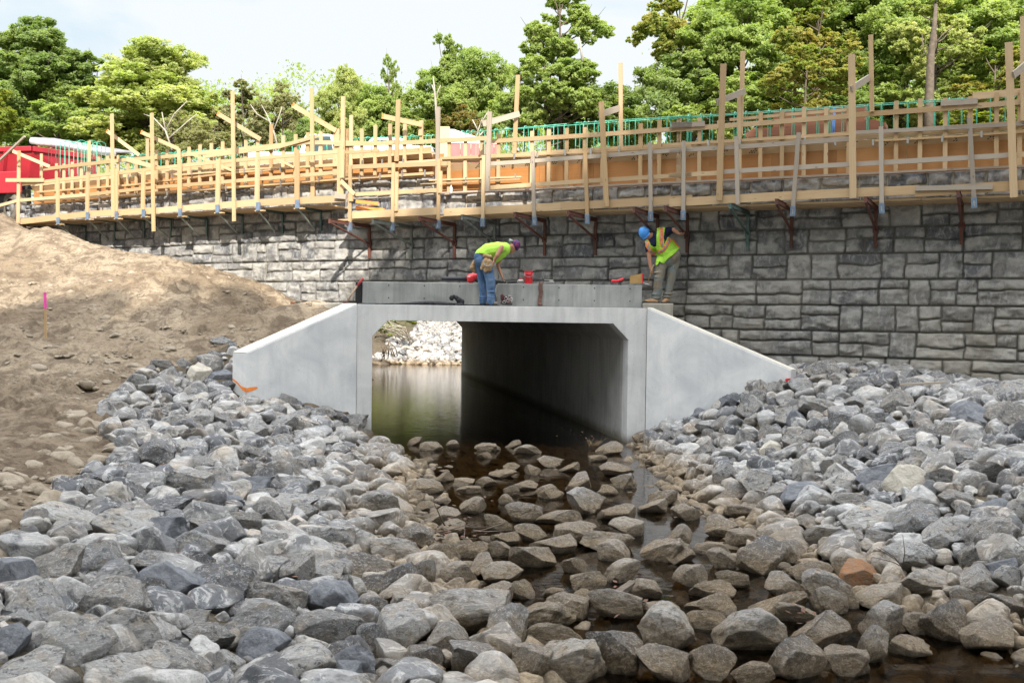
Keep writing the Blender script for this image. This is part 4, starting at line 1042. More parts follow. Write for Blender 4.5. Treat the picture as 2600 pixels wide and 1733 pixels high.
for i, ((a, y0), (b_, y1)) in enumerate(LBR):
    T = W(*c1(a, y0), OFF + .03); n_ = wall_n(T.x); e = 500
    base = T - n_ * (OFF - .07)
    f = W(*c6(b_, y1 - 1306 + 100), .1) if False else W(*c1(b_, y1 + 20 + 60), .1)
    t = thing('wall_bracket', f'dark green bracket with slim strut, {LN[i]} from the left under the left walkway', 'bracket', tuple(base), 'green brackets under the left walkway')
    MB().bar(T - Vector((0, 0, .03)), base - Vector((0, 0, .03)), .05, .06, Vector((0, 0, 1))).build('arm', M_dgreen, t)
    MB().tube([T - Vector((0, 0, .08)), f], .022, 8).build('strut', M_strut, t)
    MB().bar(base, Vector((base.x, base.y, f.z - .05)), .05, .04, n_).build('wall_leg', M_dgreen, t)
    MB().bar(T + Vector((0, 0, .16)) + n_ * .05, T - Vector((0, 0, .05)) + n_ * .05, .13, .03, n_).build('post_clamp', M_blue, t)
    d_ = Vector((n_.y, -n_.x, 0)); MB().bar(T - d_ * .17 - Vector((0, 0, .05)), T + d_ * .12 - Vector((0, 0, .05)), .09, .03, Vector((0, 0, 1))).build('block', M_new, t)

# ---------------- tall upright pairs with cross blocks
def upright(label, posts_, cross=None, grp='tall timber uprights standing above the walkway', fr=None):
    a0 = posts_[0]; p = W(*a0[1], a0[2])
    t = thing('timber_upright', label, 'upright', tuple(p), grp)
    for i, (A, B, off, w_, mt) in enumerate(posts_): board('post' if i == 0 else 'back_post', A, B, off, w_, .04, mt, t)
    if cross:
        A, B, oa, ob, w_, mt = cross
        o = board('cross_block', A, B, oa, w_, .035, mt, t, offB=ob)
        if fr: 
            p0 = W(*A, oa); p1 = W(*B, ob); d_ = (p1 - p0).normalized()
            MB().bar(p0 - d_ * .02, p0 + d_ * .02, w_ + .006, .041, wall_n(p0.x)).build('painted_end', M_oend, o)
    return t
upright('pale upright pair with a rising block, right of the middle scaffold bay', [(c2(1028, 742), c2(1013, 1270), OFF + .09, .105, 'g'), (c2(1216, 498), c2(1192, 1020), .30, .095, 'n')], (c2(980, 822), c2(1225, 755), OFF + .13, .34, .13, 'g'))
upright('leaning upright with a thin pole behind it, left of the tall dark trees', [(c2(1768, 675), c2(1804, 1370), OFF + .09, .11, 'n'), (c2(1896, 418), c2(1900, 1000), .30, .085, 'n')], (c2(1752, 762), c2(1890, 718), OFF + .05, .30, .13, 'g'))
upright('upright pair with pale block, third pair from the right edge', [(c3(357, 425), c3(330, 1330), OFF + .09, .12, 'n'), (c3(487, 340), c3(472, 900), .31, .09, 'n')], (c3(312, 680), c3(503, 605), OFF + .14, .36, .12, 'g'))
upright('upright pair whose block climbs right, second from the right edge', [(c3(1208, 362), c3(1218, 1315), OFF + .09, .125, 'n'), (c3(1335, 232), c3(1343, 742), .35, .085, 'n')], (c3(1205, 592), c3(1325, 515), OFF + .14, .4, .12, 'g'))
upright('thick upright pair closest to the right edge of the photo', [(c3(2250, 282), c3(2285, 1310), OFF + .09, .13, 'n'), (c3(2342, 110), c3(2346, 800), .35, .085, 'n')], (c3(2280, 500), c3(2420, 385), OFF + .14, .4, .13, 'g'))
vv = upright('doubled stud joined to the pole of the third upright pair from the right', [(c3(462, 595), c3(466, 1195), .32, .08, 'n')])
upright('upright with an orange-ended board across it, above the left end of the right walkway', [(c2(422, 662), c2(410, 1070), OFF + .05, .105, 'n')], (c2(318, 772), c2(580, 828), .85, .34, .115, 'n'), fr=1)
upright('tall grey stud beside the leaning plywood sheet', [(c2(687, 710), c2(680, 1250), .32, .10, 'g')])
upright('sunlit upright beside the wide end post of the left walkway', [(c1(2278, 640), c1(2270, 1180), OFF + .09, .105, 'n')])
upright('white-lit upright with a long sloping board, near the right end of the left walkway', [(c1(2068, 585), c1(2075, 1310), OFF - .3, .1, 'n')], (c1(1945, 700), c1(2230, 868), .7, .3, .12, 'n'), fr=1)
upright('upright hanging below the deck with a sloping board across, middle of the left walkway', [(c1(1543, 605), c1(1553, 1468), OFF + .09, .1, 'n')], (c1(1447, 755), c1(1730, 925), .75, .3, .11, 'n'), fr=1)
upright('upright hanging farthest below the deck of the left walkway', [(c1(1007, 750), c1(1019, 1535), OFF + .11, .115, 'n')], (c1(940, 878), c1(1185, 988), .8, .3, .1, 'n'), fr=1)
upright('bright upright doubled with a guard post on the left walkway', [(c1(742, 755), c1(752, 1440), OFF + .09, .12, 'n')], (c1(712, 870), c1(925, 1030), .8, .3, .1, 'n'), fr=1)
upright('short upright with a level board nailed across, at the far left end of the walkway', [(c1(126, 1000), c1(124, 1100), OFF + .09, .12, 'n')], (c1(40, 1195), c1(290, 1195), OFF + .13, OFF + .05, .11, 'n'))
for lab, A, B, oa, ob, w_ in (('sloping kicker board at the far left end in front of the red truck', (85, 1003), (330, 1105), .9, .3, .1), ('bright white-lit sloping plank in front of the green hoops', (845, 1058), (1190, 1152), .6, .8, .12), ('slim sloping board left of the hanging upright in the middle of the left walkway', (1245, 1012), (1540, 1130), .7, .35, .07), ('short slim sloping board right of the middle of the left walkway', (1785, 1028), (1950, 1110), .7, .35, .06)):
    o = board('sloping_board', c1(*A), c1(*B), oa, w_, .035, 'n', None, offB=ob); tag(o, lab, 'board', 'loose sloping boards on the left walkway')
upright('tall stud with a dark back, behind the first upright pair', [(c2(575, 800), c2(568, 900), .3, .1, 'n')])
upright('grey stud rising above the left formwork by the orange-ended boards', [(c1(1185, 985), c1(1190, 1120), .45, .1, 'n')])
upright('short pale stud behind the hanging upright of the left walkway', [(c1(978, 920), c1(978, 1060), .1, .1, 'n')])
upright('single tall stud in front of the pale vehicles at the left', [(c1(592, 935), c1(592, 1140), .15, .11, 'n')])
o = board('grey_pole', c1(-30, 1090), c1(165, 905), OFF + .5, .06, .05, 'g', None); tag(o, 'grey pole leaning over the red truck at the left edge', 'pole')
# orange formwork offcuts under the left walkway's end, and the water bottle
for lab, y in (('upper orange board sticking out under the end of the left walkway', 1350), ('lower orange and pale board stub under the end of the left walkway', 1392)):
    o = board('orange_board', c2(140, y - 14), c2(330 - (1392 - y), y + 2), .55, .08, .06, M_oend, None, offB=.3); tag(o, lab, 'board', 'orange boards under the left walkway end')
p = W(*c2(772, 1284), .3)
bt = thing('water_bottle', 'clear plastic water bottle standing on the formwork ledge', 'bottle', tuple(p))
MB().lathe([(0, 0), (.032, 0), (.034, .06), (.031, .07), (.034, .13), (.014, .17), (.014, .185)], p, 14).build('bottle_body', simple('clear_plastic', (.6, .68, .72), rough=.15), bt, True)
MB().lathe([(.016, .185), (.016, .205), (0, .205)], p, 12).build('cap', simple('white_plastic', (.8, .8, .8)), bt)
# ------------------------------------------------------------------ trees
def leaf_mat(name, ca, cb, cc, tr=.5):
    t = NT(name); isl = t.n('ShaderNodeNewGeometry').outputs['Random Per Island']; tone = t.attr('tone')
    col = t.mix(isl, ca, cb)
    col = t.mix(t.ramp(tone, [(.5, 0), (.95, .9)]), col, cc)
    col = t.mix(t.ramp(t.noise(t.obj(), .5, 3), [(.4, 0), (.62, .6)]), col, cc)
    d = t.n('ShaderNodeBsdfPrincipled'); t.l(col, d.inputs['Base Color']); d.inputs['Roughness'].default_value = .6; d.inputs['Specular IOR Level'].default_value = .25
    tl = t.n('ShaderNodeBsdfTranslucent'); t.l(t.mix(1.0, col, (1.5, 1.6, .7), 'MULTIPLY'), tl.inputs['Color'])
    mx_ = t.n('ShaderNodeMixShader'); mx_.inputs[0].default_value = tr; t.l(d.outputs[0], mx_.inputs[1]); t.l(tl.outputs[0], mx_.inputs[2]); t.l(mx_.outputs[0], t.out.inputs['Surface'])
    return t.m
LM = {'dark': leaf_mat('dark_leaves', (.13, .185, .07), (.18, .24, .085), (.24, .29, .10)),
      'mid': leaf_mat('green_leaves', (.17, .235, .075), (.25, .32, .10), (.33, .38, .13)),
      'light': leaf_mat('light_leaves', (.24, .29, .10), (.33, .37, .14), (.42, .43, .19)),
      'yellow': leaf_mat('yellowing_leaves', (.19, .22, .035), (.28, .28, .045), (.15, .21, .04)),
      'olive': leaf_mat('olive_leaves', (.18, .20, .09), (.25, .24, .12), (.29, .27, .16)),
      'autumn': leaf_mat('turning_leaves', (.12, .19, .045), (.22, .28, .06), (.36, .29, .09)),
      'red': leaf_mat('reddish_leaves', (.26, .2, .07), (.3, .17, .08), (.2, .22, .06))}
M_bark = simple('bark', (.12, .095, .07), (.07, .055, .042), .9, 6, .6, 18, bdist=.03)
M_barkp = simple('pale_bark', (.36, .33, .28), (.24, .22, .18), .9, 6, .5, 18, bdist=.03)

def crown_mesh(seed, n, nl=24, leaf=.15, airy=0.0, tall=1.25, lo=.2, hi=.42):
    r = np.random.default_rng(seed); Rr = 3.2
    d = r.normal(size=(nl, 3)); d /= np.linalg.norm(d, axis=1)[:, None]
    rad = r.uniform(.15, 1, nl) ** .5 * .74
    C = d * rad[:, None] * np.array([1, 1, tall]); C[:, 2] += .0
    C[:, :2] *= (1.15 - .45 * np.clip(C[:, 2:3] / tall, -1, 1))
    L = r.uniform(lo, hi, nl) * (1 - .3 * airy)
    w = L ** 2; ii = r.choice(nl, n, p=w / w.sum())
    # each lobe is broken up into smaller leaf clumps
    cl = r.normal(size=(nl, 26, 3)); cl /= np.linalg.norm(cl, axis=2)[..., None]; cl *= r.uniform(.45, 1.05, (nl, 26, 1))
    jj = r.integers(0, 26, n)
    e = r.normal(size=(n, 3)); e /= np.linalg.norm(e, axis=1)[:, None]; e *= r.uniform(0, 1, n)[:, None] ** .5 * (.30 - .06 * airy)
    P = C[ii] + (cl[ii, jj] + e) * L[ii][:, None] * np.array([1.1, 1.1, .78])
    P *= Rr
    tone = r.uniform(0, 1, (nl, 26))[ii, jj] * .6 + r.uniform(0, 1, nl)[ii] * .4
    # leaf quads: long diamonds facing anywhere, mostly up and out
    nrm = r.normal(size=(n, 3)) + np.array([0, 0, .9]) + P / Rr * .8; nrm /= np.linalg.norm(nrm, axis=1)[:, None]
    a = np.cross(nrm, r.normal(size=(n, 3))); a /= np.linalg.norm(a, axis=1)[:, None]; b = np.cross(nrm, a)
    s = leaf * r.uniform(.55, 1.25, n)[:, None]
    V = np.stack([P - a * s, P + b * s * .55 - nrm * s * .15, P + a * s, P - b * s * .55 - nrm * s * .15], 1).reshape(-1, 3)
    Q = np.arange(4 * n).reshape(-1, 4)
    o = np_mesh('crown', V, Q, LM['mid'], False, None, {'tone': np.repeat(tone, 4)}); me = o.data; bpy.data.objects.remove(o)
    return me, C * Rr, L * Rr
def trunk_mesh(C, seed, tall=1.25, mat=M_bark):
    r = random.Random(seed); m = MB(); zb = -3.2 * tall - 13
    top = Vector((r.uniform(-.3, .3), r.uniform(-.3, .3), 1.7 * tall))
    P = [Vector((0, 0, zb)).lerp(top, k / 7) + Vector((r.uniform(-.12, .12), r.uniform(-.12, .12), 0)) for k in range(8)]
    m.tube(P, [.22, .21, .2, .18, .15, .11, .07, .02], 8)
    for c in C[:16]:
        c = Vector(c); k = max(0.5, min(.93, (c.z - 1.2 - zb) / (top.z - zb))); s = Vector((0, 0, zb)).lerp(top, k)
        mid = s.lerp(c, .5) + Vector((0, 0, -.2)); m.tube([s, mid, c, c + (c - mid) * .5 + Vector((0, 0, .25))], [.06, .042, .022, .008], 5, False)
    o = m.build('trunk', mat, None, True, fixn=False); me = o.data; bpy.data.objects.remove(o); return me
CROWN = [crown_mesh(1, 46000, 26, .115), crown_mesh(2, 46000, 32, .115), crown_mesh(3, 38000, 26, .11, airy=.5, lo=.16, hi=.34), crown_mesh(4, 34000, 42, .105, airy=.7, lo=.12, hi=.27),
         crown_mesh(5, 42000, 30, .115, tall=1.7), crown_mesh(6, 17000, 30, .09, airy=1, lo=.16, hi=.34)]
TR = [1.25, 1.25, 1.25, 1.25, 1.7, 1.25]
TRUNK = [trunk_mesh(CROWN[i][1], i, TR[i]) for i in range(6)]
NTREE = 0
def tree(loc, rx, rz, v, kind, label, group=None, rot=None, bark=None, ry=None, cat='tree', name='tree'):
    """loc = crown centre; the trunk carries on down into the ground"""
    global NTREE; NTREE += 1
    base = Vector((loc[0], loc[1], float(H0(loc[0], loc[1])[0]) if loc[1] > 46 or loc[1] < 5 else 5.2))
    t = thing(name, label, cat, tuple(base), group)
    a = rot if rot is not None else (NTREE * 2.4) % 6.28
    sx = rx / 3.2; sz = rz / (3.2 * TR[v])
    c = bpy.data.objects.new('crown', CROWN[v][0]); COL.objects.link(c); c.parent = t; c.location = Vector(loc) - base; c.scale = (sx, (ry or rx) / 3.2, sz); c.rotation_euler = (0, 0, a)
    c.material_slots[0].link = 'OBJECT'; c.material_slots[0].material = LM[kind]
    k = bpy.data.objects.new('trunk', TRUNK[v]); COL.objects.link(k); k.parent = t; k.location = Vector(loc) - base; k.rotation_euler = (0, 0, a)
    k.scale = (sx, sx, max(sz, .45))
    if bark: k.material_slots[0].link = 'OBJECT'; k.material_slots[0].material = bark
    return t
def ptree(cx, top, hw, bot, Y, v, kind, label, **kw):
    """crown given by its outline in the photograph (2352-wide reading) and its distance"""
    f = 2600 / 2352; cx *= f; top *= f; hw *= f; bot *= f
    c = atY(cx, (top + bot) / 2, Y); m = Y / F
    return tree((c.x, c.y, c.z), hw * m, (bot - top) / 2 * m * 1.05, v, kind, label, **kw)
G = 'trees beyond the road'
TL = [
 (105, 25, 95, 190, 62, 0, 'dark', 'narrow topmost crown of dark green leaves at the upper left'),
 (60, 90, 130, 340, 60, 1, 'dark', 'broad dark green tree filling the upper left corner'),
 (215, 95, 110, 330, 63, 2, 'dark', 'dark green tree behind the yellow-green one at the left'),
 (150, 200, 110, 350, 56, 2, 'mid', 'mid green tree right above the pale tarp of the red truck'),
 (-30, 160, 80, 350, 50, 3, 'yellow', 'yellow leafed shrub tree at the left edge over the red truck'),
 (365, 72, 95, 230, 58, 1, 'light', 'round yellow-green tree top, tallest left of the twiggy shrubs'),
 (340, 150, 165, 360, 57, 0, 'light', 'wide yellow-green tree below the round yellow-green top'),
 (455, 170, 70, 330, 60, 2, 'light', 'smaller light green tree on the right shoulder of the yellow-green one'),
 (400, 225, 90, 380, 50, 5, 'olive', 'thin olive twiggy shrub behind the hanging upright'),
 (490, 260, 80, 370, 48, 5, 'olive', 'thin brownish shrub left of the orange-tipped block'),
 (560, 170, 75, 330, 58, 3, 'olive', 'grey-green half bare tree left of the dark bush'),
 (650, 160, 65, 330, 57, 5, 'olive', 'sparse brown-green tree right of the half bare one'),
 (690, 265, 45, 350, 52, 0, 'dark', 'small dark bush under the sparse brown-green trees'),
 (775, 115, 50, 340, 58, 4, 'light', 'slim light green poplar, leftmost of the row with pointed tops'),
 (835, 160, 50, 340, 60, 4, 'light', 'slim light green poplar between two taller pointed tops'),
 (895, 105, 40, 330, 62, 3, 'mid', 'thin pointed tree top right of the slim poplars'),
 (880, 185, 70, 340, 58, 0, 'mid', 'full mid green tree under the thin pointed top'),
 (1020, 55, 60, 250, 57, 3, 'mid', 'tall green crown left of the big airy tree, its tip reaching highest there'),
 (1100, 80, 75, 320, 58, 1, 'mid', 'green crown right beside the big airy tree'),
 (1010, 150, 85, 340, 56, 0, 'mid', 'broad green tree behind the dead thin trunk'),
 (1290, -70, 100, 150, 60, 3, 'mid', 'open top of the big airy tree reaching out of the frame'),
 (1270, 70, 115, 310, 59, 2, 'mid', 'big airy tree left of the bright gap of sky'),
 (1200, 120, 55, 330, 60, 2, 'mid', 'green crown in front of the pale bare limb'),
 (1360, 165, 110, 330, 62, 1, 'dark', 'lower dark green tree at the bright gap of sky'),
 (1060, 215, 60, 330, 48, 5, 'red', 'reddish small tree above the pink barrier'),
 (975, 262, 48, 340, 47, 3, 'yellow', 'yellow-green bush left of the reddish small tree'),
 (1560, -60, 110, 190, 60, 3, 'autumn', 'tall tree with pale yellow tips, first right of the bright gap of sky'),
 (1590, 90, 120, 330, 58, 1, 'dark', 'dark green tree below the one with pale yellow tips'),
 (1700, -60, 120, 230, 57, 0, 'mid', 'dense mid green crown at the top, left of the deep shadow'),
 (1690, 130, 120, 330, 54, 2, 'mid', 'green tree behind the third upright pair from the right'),
 (1830, -90, 90, 180, 64, 1, 'dark', 'very dark crown between two sunlit crowns at the top'),
 (1880, -20, 95, 170, 52, 3, 'autumn', 'bright yellow-tipped crown at the top behind the second upright pair from the right'),
 (1850, 80, 95, 240, 50, 3, 'autumn', 'crown with orange patches left of the second upright pair from the right'),
 (1900, 180, 130, 350, 56, 0, 'dark', 'dark tree behind the stacked reddish lumber'),
 (2040, -60, 110, 200, 60, 1, 'mid', 'green crown right of the yellow-tipped one'),
 (2060, 110, 110, 330, 57, 2, 'mid', 'mid green tree left of the bare brown trunk'),
 (2150, -50, 100, 160, 54, 3, 'light', 'light green crown over the bare brown trunk'),
 (2260, -40, 120, 180, 58, 0, 'mid', 'green crown at the upper right corner'),
 (2290, 90, 110, 240, 52, 3, 'autumn', 'tree with rust coloured patches near the right edge'),
 (2170, 150, 100, 330, 55, 2, 'light', 'sunny light green tree right of the bare brown trunk'),
 (2330, 200, 110, 350, 60, 1, 'dark', 'dark tree at the right edge behind the thick upright'),
 (2230, 240, 110, 330, 46, 3, 'yellow', 'bright yellow-green bush right behind the right formwork'),
 (1760, -130, 150, 120, 63, 1, 'mid', 'highest crown over the deep shadow at the top, right of the sky gap'),
 (1990, -140, 130, 110, 62, 0, 'mid', 'highest crown at the top between the two yellow-tipped ones'),
 (2180, -130, 150, 130, 63, 2, 'light', 'highest light green crown at the top near the right corner'),
 (2330, 20, 110, 300, 61, 1, 'mid', 'full green crown closing the right edge above the thick upright'),
 (1960, 60, 110, 300, 61, 0, 'mid', 'green crown filling in between the two right upright pairs'),
 (1450, 195, 60, 340, 66, 2, 'mid', 'far low crown closing the foot of the bright gap of sky')]
for (cx, tp, hw, bt_, Y, v, kd, lb) in TL:
    if 830 < cx < 1125: Y = Y + (66 - Y) * .999 + (Y - 56) * .3
    ptree(cx, tp, hw * 1.18, bt_ + 45, Y, v, kd, lb, group=G, name='shrub' if hw < 60 and Y < 53 else 'tree')
for x in (2650, 2880, 3150): ptree(x, -40, 150, 330, 58, 0, 'mid', 'tree beyond the right edge of the photo', group='trees out of frame at the right')
for x in (-260, -480): ptree(x, 10, 150, 330, 60, 1, 'mid', 'tree beyond the left edge of the photo', group='trees out of frame at the left')
# bare trunks and limbs that show
def limb(pts, rs_, Y, label, name='bare_tree', mat=M_barkp, extra=()):
    P = [atY(x * 2600 / 2352, y * 2600 / 2352, Y) for x, y in pts]
    m = MB().tube(P, rs_, 7)
    for e in extra: m.tube([atY(x * 2600 / 2352, y * 2600 / 2352, Y) for x, y in e], [.035 - .02 * i / len(e) for i in range(len(e))], 5)
    o = m.build(name, mat, None, True, fixn=False); tag(o, label, 'bare tree', 'bare trunks and limbs'); return o
limb([(1003, 300), (1001, 240), (998, 205), (995, 178)], [.06, .05, .04, .02], 46, 'dead thin grey trunk standing before the green trees', extra=([(1000, 225), (1008, 205), (1012, 196)], [(999, 215), (992, 195)]))
limb([(2133, 330), (2134, 230), (2138, 130), (2146, 60), (2150, 10)], [.26, .22, .18, .12, .07], 50, 'thick bare brown trunk showing between crowns at the right', mat=M_bark, extra=([(2140, 110), (2165, 80), (2190, 60)], [(2138, 150), (2120, 110), (2118, 80)]))
0 and limb([(2185, 250), (2192, 170), (2205, 100), (2210, 40)], [.09, .08, .06, .03], 50, 'slim pale trunk right of the thick bare brown one', extra=([(2192, 170), (2170, 160), (2150, 150)], [(2200, 120), (2215, 105)]))
limb([(1330, 85), (1334, 110), (1338, 142)], [.03, .05, .07], 55, 'pale dead limb inside the big airy tree')
limb([(1090, 340), (1098, 300), (1108, 270)], [.03, .025, .01], 44, 'pale bare sapling with forked twigs above the pink barrier', extra=([(1098, 300), (1085, 275)], [(1103, 285), (1118, 262), (1122, 255)], [(1094, 320), (1112, 300)]))
limb([(640, 345), (628, 300), (612, 262), (600, 240)], [.05, .04, .03, .01], 50, 'bare curved sapling left of the dark bush', extra=([(628, 300), (640, 270), (648, 245)], [(620, 280), (590, 262), (575, 240)]))
0 and limb([(285, 260), (268, 200), (250, 160)], [.05, .045, .02], 52, 'pale bare limb leaning left in the dark crowns at the upper left')
limb([(395, 345), (380, 300), (352, 270), (330, 262)], [.05, .04, .025, .01], 47, 'pale arching branch of the twiggy shrub', extra=([(380, 300), (400, 262), (430, 232)], [(385, 320), (430, 280), (452, 262)], [(380, 300), (372, 258)]))
# dense low wood filling in behind the row
rw_ = np.random.default_rng(12); n = 230000
X = rw_.uniform(-62, 62, n); Yy = rw_.uniform(74, 84, n); topz = 15.6 + 6.5 * fbm(X * .12 + 3, X * 0 + 1, 3, 8) + np.where((X > 10.5), 5.5, 0) - np.where(np.abs(X - 9) < 1.5, 1.5, 0) - np.clip((-X - 2) * .0, 0, 3)
Zz = 3 + (topz - 3) * rw_.uniform(0, 1, n) ** .6
kc = rw_.integers(0, 1900, n); X = X[kc] + rw_.normal(0, .55, n); Yy = Yy[kc] + rw_.normal(0, .5, n); Zz = Zz[kc] + rw_.normal(0, .5, n)
P = np.stack([X, Yy, Zz], 1); nr = rw_.normal(size=(n, 3)); nr /= np.linalg.norm(nr, axis=1)[:, None]; a = np.cross(nr, rw_.normal(size=(n, 3))); a /= np.linalg.norm(a, axis=1)[:, None]; b = np.cross(nr, a); s_ = rw_.uniform(.07, .17, n)[:, None]
V = np.stack([P - a * s_, P + b * s_ * .6, P + a * s_, P - b * s_ * .6], 1).reshape(-1, 3)
o = np_mesh('woodland', V, np.arange(4 * n).reshape(-1, 4), LM['mid'], False, None, {'tone': np.repeat(rw_.uniform(0, 1, 1900)[kc], 4)}); tag(o, 'dark green woodland in the distance behind the nearer trees', 'woodland', None, 'stuff')

# vegetation on the far creek bank, seen through the culvert
def ferny(cx, cy, hw, hh, Y, v, kd, lb): 
    c = atY(cx, cy, Y); m = Y / F; return tree((c.x, c.y, c.z), hw * m, hh * m, v, kd, lb, 'bushes seen through the culvert', cat='bush', name='bush')
ferny(985, 830, 32, 30, 58, 3, 'light', 'leafy green bush at the left inside the culvert view')
ferny(1060, 810, 45, 22, 64, 3, 'yellow', 'yellow-green bush above the far stone bank inside the culvert view')
ferny(1130, 800, 50, 26, 66, 2, 'yellow', 'yellow bush at the top right inside the culvert view')
ferny(960, 780, 50, 60, 62, 0, 'light', 'tall green bush mirrored in the creek inside the culvert view')
for i_, (x_, y_, z_) in enumerate(((-8.6, 64.5, 4.2), (-6.0, 66, 4.4), (-2.6, 66, 4.6), (-.6, 67, 4.8), (-11, 62, 4))):
    tree((x_, y_, z_), 2.5, 3.0, i_ % 3, 'light' if i_ % 2 else 'yellow', 'green thicket mirrored in the creek beyond the culvert', 'thicket beyond the culvert', cat='bush', name='bush')
ferny(1090, 720, 70, 70, 70, 0, 'mid', 'tree behind the far stone bank, hidden above the culvert opening')
m = MB(); rr3 = random.Random(4)
for i in range(14):
    x0 = 1035 + rr3.uniform(-14, 12); m.tube([atY(x0, 868 + rr3.uniform(-8, 4), 57), atY(x0 - rr3.uniform(10, 50), 835 + rr3.uniform(-10, 10), 56.6), atY(x0 - rr3.uniform(40, 95), 808 + rr3.uniform(-8, 20), 56.2)], [.035, .025, .01], 5)
o = m.build('bare_bush', M_barkp, None, True, fixn=False); tag(o, 'arching pale bare stems of a bush at the far bank inside the culvert', 'bush')
m = MB()
for i in range(9):
    x0 = 985 + rr3.uniform(-18, 25); y0 = 905 + rr3.uniform(-6, 6); m.tube([atY(x0, y0, 53), atY(x0 + rr3.uniform(-10, 16), y0 - rr3.uniform(20, 35), 53), atY(x0 + rr3.uniform(-25, 20), y0 - rr3.uniform(35, 55), 53)], [.03, .02, .008], 5)
o = m.build('dead_bush', M_bark, None, True, fixn=False); tag(o, 'dead grey branches over the dark hollow of the far bank', 'branches')

# the row of tall trees behind the photographer, whose shade lies over the creek
rr2 = random.Random(8)
def shade_top(xp): return float(np.interp(xp, [-30, -6, -1, 2, 4, 7.5, 9.5, 30], [30.5, 30.5, 31.0, 33.0, 33.2, 33.8, 37.5, 38]))
for row, (Yt, sp) in enumerate(((-15, 4.6), (-18.5, 4.6))):
    x = -24 + row * 2.3
    while x < 30:
        tp = shade_top(x) + (Yt + 15) * -.65 - rr2.uniform(0, 1.0); lo_ = 9
        tree((x + rr2.uniform(-.4, .4), Yt + rr2.uniform(-.6, .6), (tp + lo_) / 2), 3.6, (tp - lo_) / 2, rr2.choice([0, 1]), 'mid', 'tall tree behind the photographer, shading the creek', 'trees behind the photographer', rot=rr2.uniform(0, 6))
        x += sp
# ------------------------------------------------------------------ green rebar hoops inside the forms
def hoop(t, px, py, zb, o0=.0, o1=-.26, mat=None):
    p = W(px, py, o0); n_ = wall_n(p.x); b = Vector((p.x, p.y, 0)) - n_ * (o0 - o1); zt_ = p.z
    pts = [Vector((p.x, p.y, zb)), Vector((p.x, p.y, zt_ - .09))]
    c = (Vector((p.x, p.y, 0)) + b) / 2; r_ = (b - Vector((p.x, p.y, 0))).length / 2
    for k in range(1, 6):
        a = math.pi * k / 6; q = c + (Vector((p.x, p.y, 0)) - c).normalized() * r_ * math.cos(a); q.z = zt_ - .09 + .09 * math.sin(a); pts.append(q)
    pts += [Vector((b.x, b.y, zt_ - .09)), Vector((b.x, b.y, zb))]
    MB().tube(pts, .0095, 5, False).build('hoop', mat or M_rebar, t, True, fixn=False)
def lbar(t, pts, off):
    MB().tube([W(*p, off) for p in pts], .009, 5).build('long_bar', M_rebar, t, True, fixn=False)
rb = th('rebar_cage', 'green coated steel hoops standing in the right formwork', 'rebar', 1800, 400, -.1)
for x, y in [(835, 862), (872, 860), (905, 858), (962, 852), (1058, 848), (1140, 840), (1255, 830), (1320, 828), (1385, 824), (1453, 820), (1522, 817), (1600, 805), (1650, 800), (1722, 797), (1790, 795), (1855, 790), (1930, 786), (1995, 783), (2075, 779), (2145, 772), (2205, 767), (2275, 760), (2340, 756)]: hoop(rb, *c2(x, y), 5.6)
for x, y in [(125, 754), (200, 750), (268, 745), (430, 735), (503, 731), (580, 722), (655, 717), (735, 712), (815, 710), (895, 705), (980, 700), (1060, 698), (1145, 697), (1225, 692), (1312, 685), (1405, 678), (1490, 672), (1580, 664), (1670, 656), (1760, 650), (1855, 642), (1940, 640), (2040, 632), (2130, 628), (2230, 622), (2330, 615)]: hoop(rb, *c3(x, y), 5.6)
lbar(rb, [c2(830, 885), c2(1540, 822)], .01); lbar(rb, [c2(1590, 818), c2(2340, 768)], .01); lbar(rb, [c3(0, 782), c3(1200, 702), c3(2300, 632)], .01); lbar(rb, [c2(1040, 868), c2(1700, 822), c2(2340, 776)], -.27)
lbar(rb, [c3(0, 790), c3(1200, 712), c3(2300, 642)], -.27)
rl = th('rebar_cage', 'green coated steel hoops standing in the left formwork', 'rebar', 600, 400, -.1)
for i, x in enumerate(range(790, 2352, 46)): hoop(rl, *c1(x, np.interp(x, [790, 1300, 1700, 2352], [1030, 990, 958, 925]) + 3 * math.sin(i * 2.1)), 6.0)
for i, x in enumerate((10, 52, 95, 150, 205, 240, 300, 345, 410, 455, 500, 550, 605, 640)): hoop(rl, *c2(x, 912 - x * .04 + 3 * math.sin(i * 3)), 6.0)
lbar(rl, [c1(790, 1045), c1(1300, 1005), c1(1700, 972), c1(2352, 938)], .01); lbar(rl, [c2(0, 925), c2(650, 900)], .01)
rt = th('rebar_cage', 'taller cluster of green hoops before the pale tarp of the red truck', 'rebar', 200, 400, -.1)
for i, x in enumerate((372, 400, 428, 458, 490, 515, 540, 562, 585, 612, 640)): hoop(rt, *c1(x, 942 - (i % 3) * 8), 6.2, .0, -.32)
for x in (322, 342, 368, 390): 
    MB().tube([W(*c1(x, 985), .05), W(*c1(x, 1090), .05)], .01, 5).build('straight_bar', M_rust, rt)

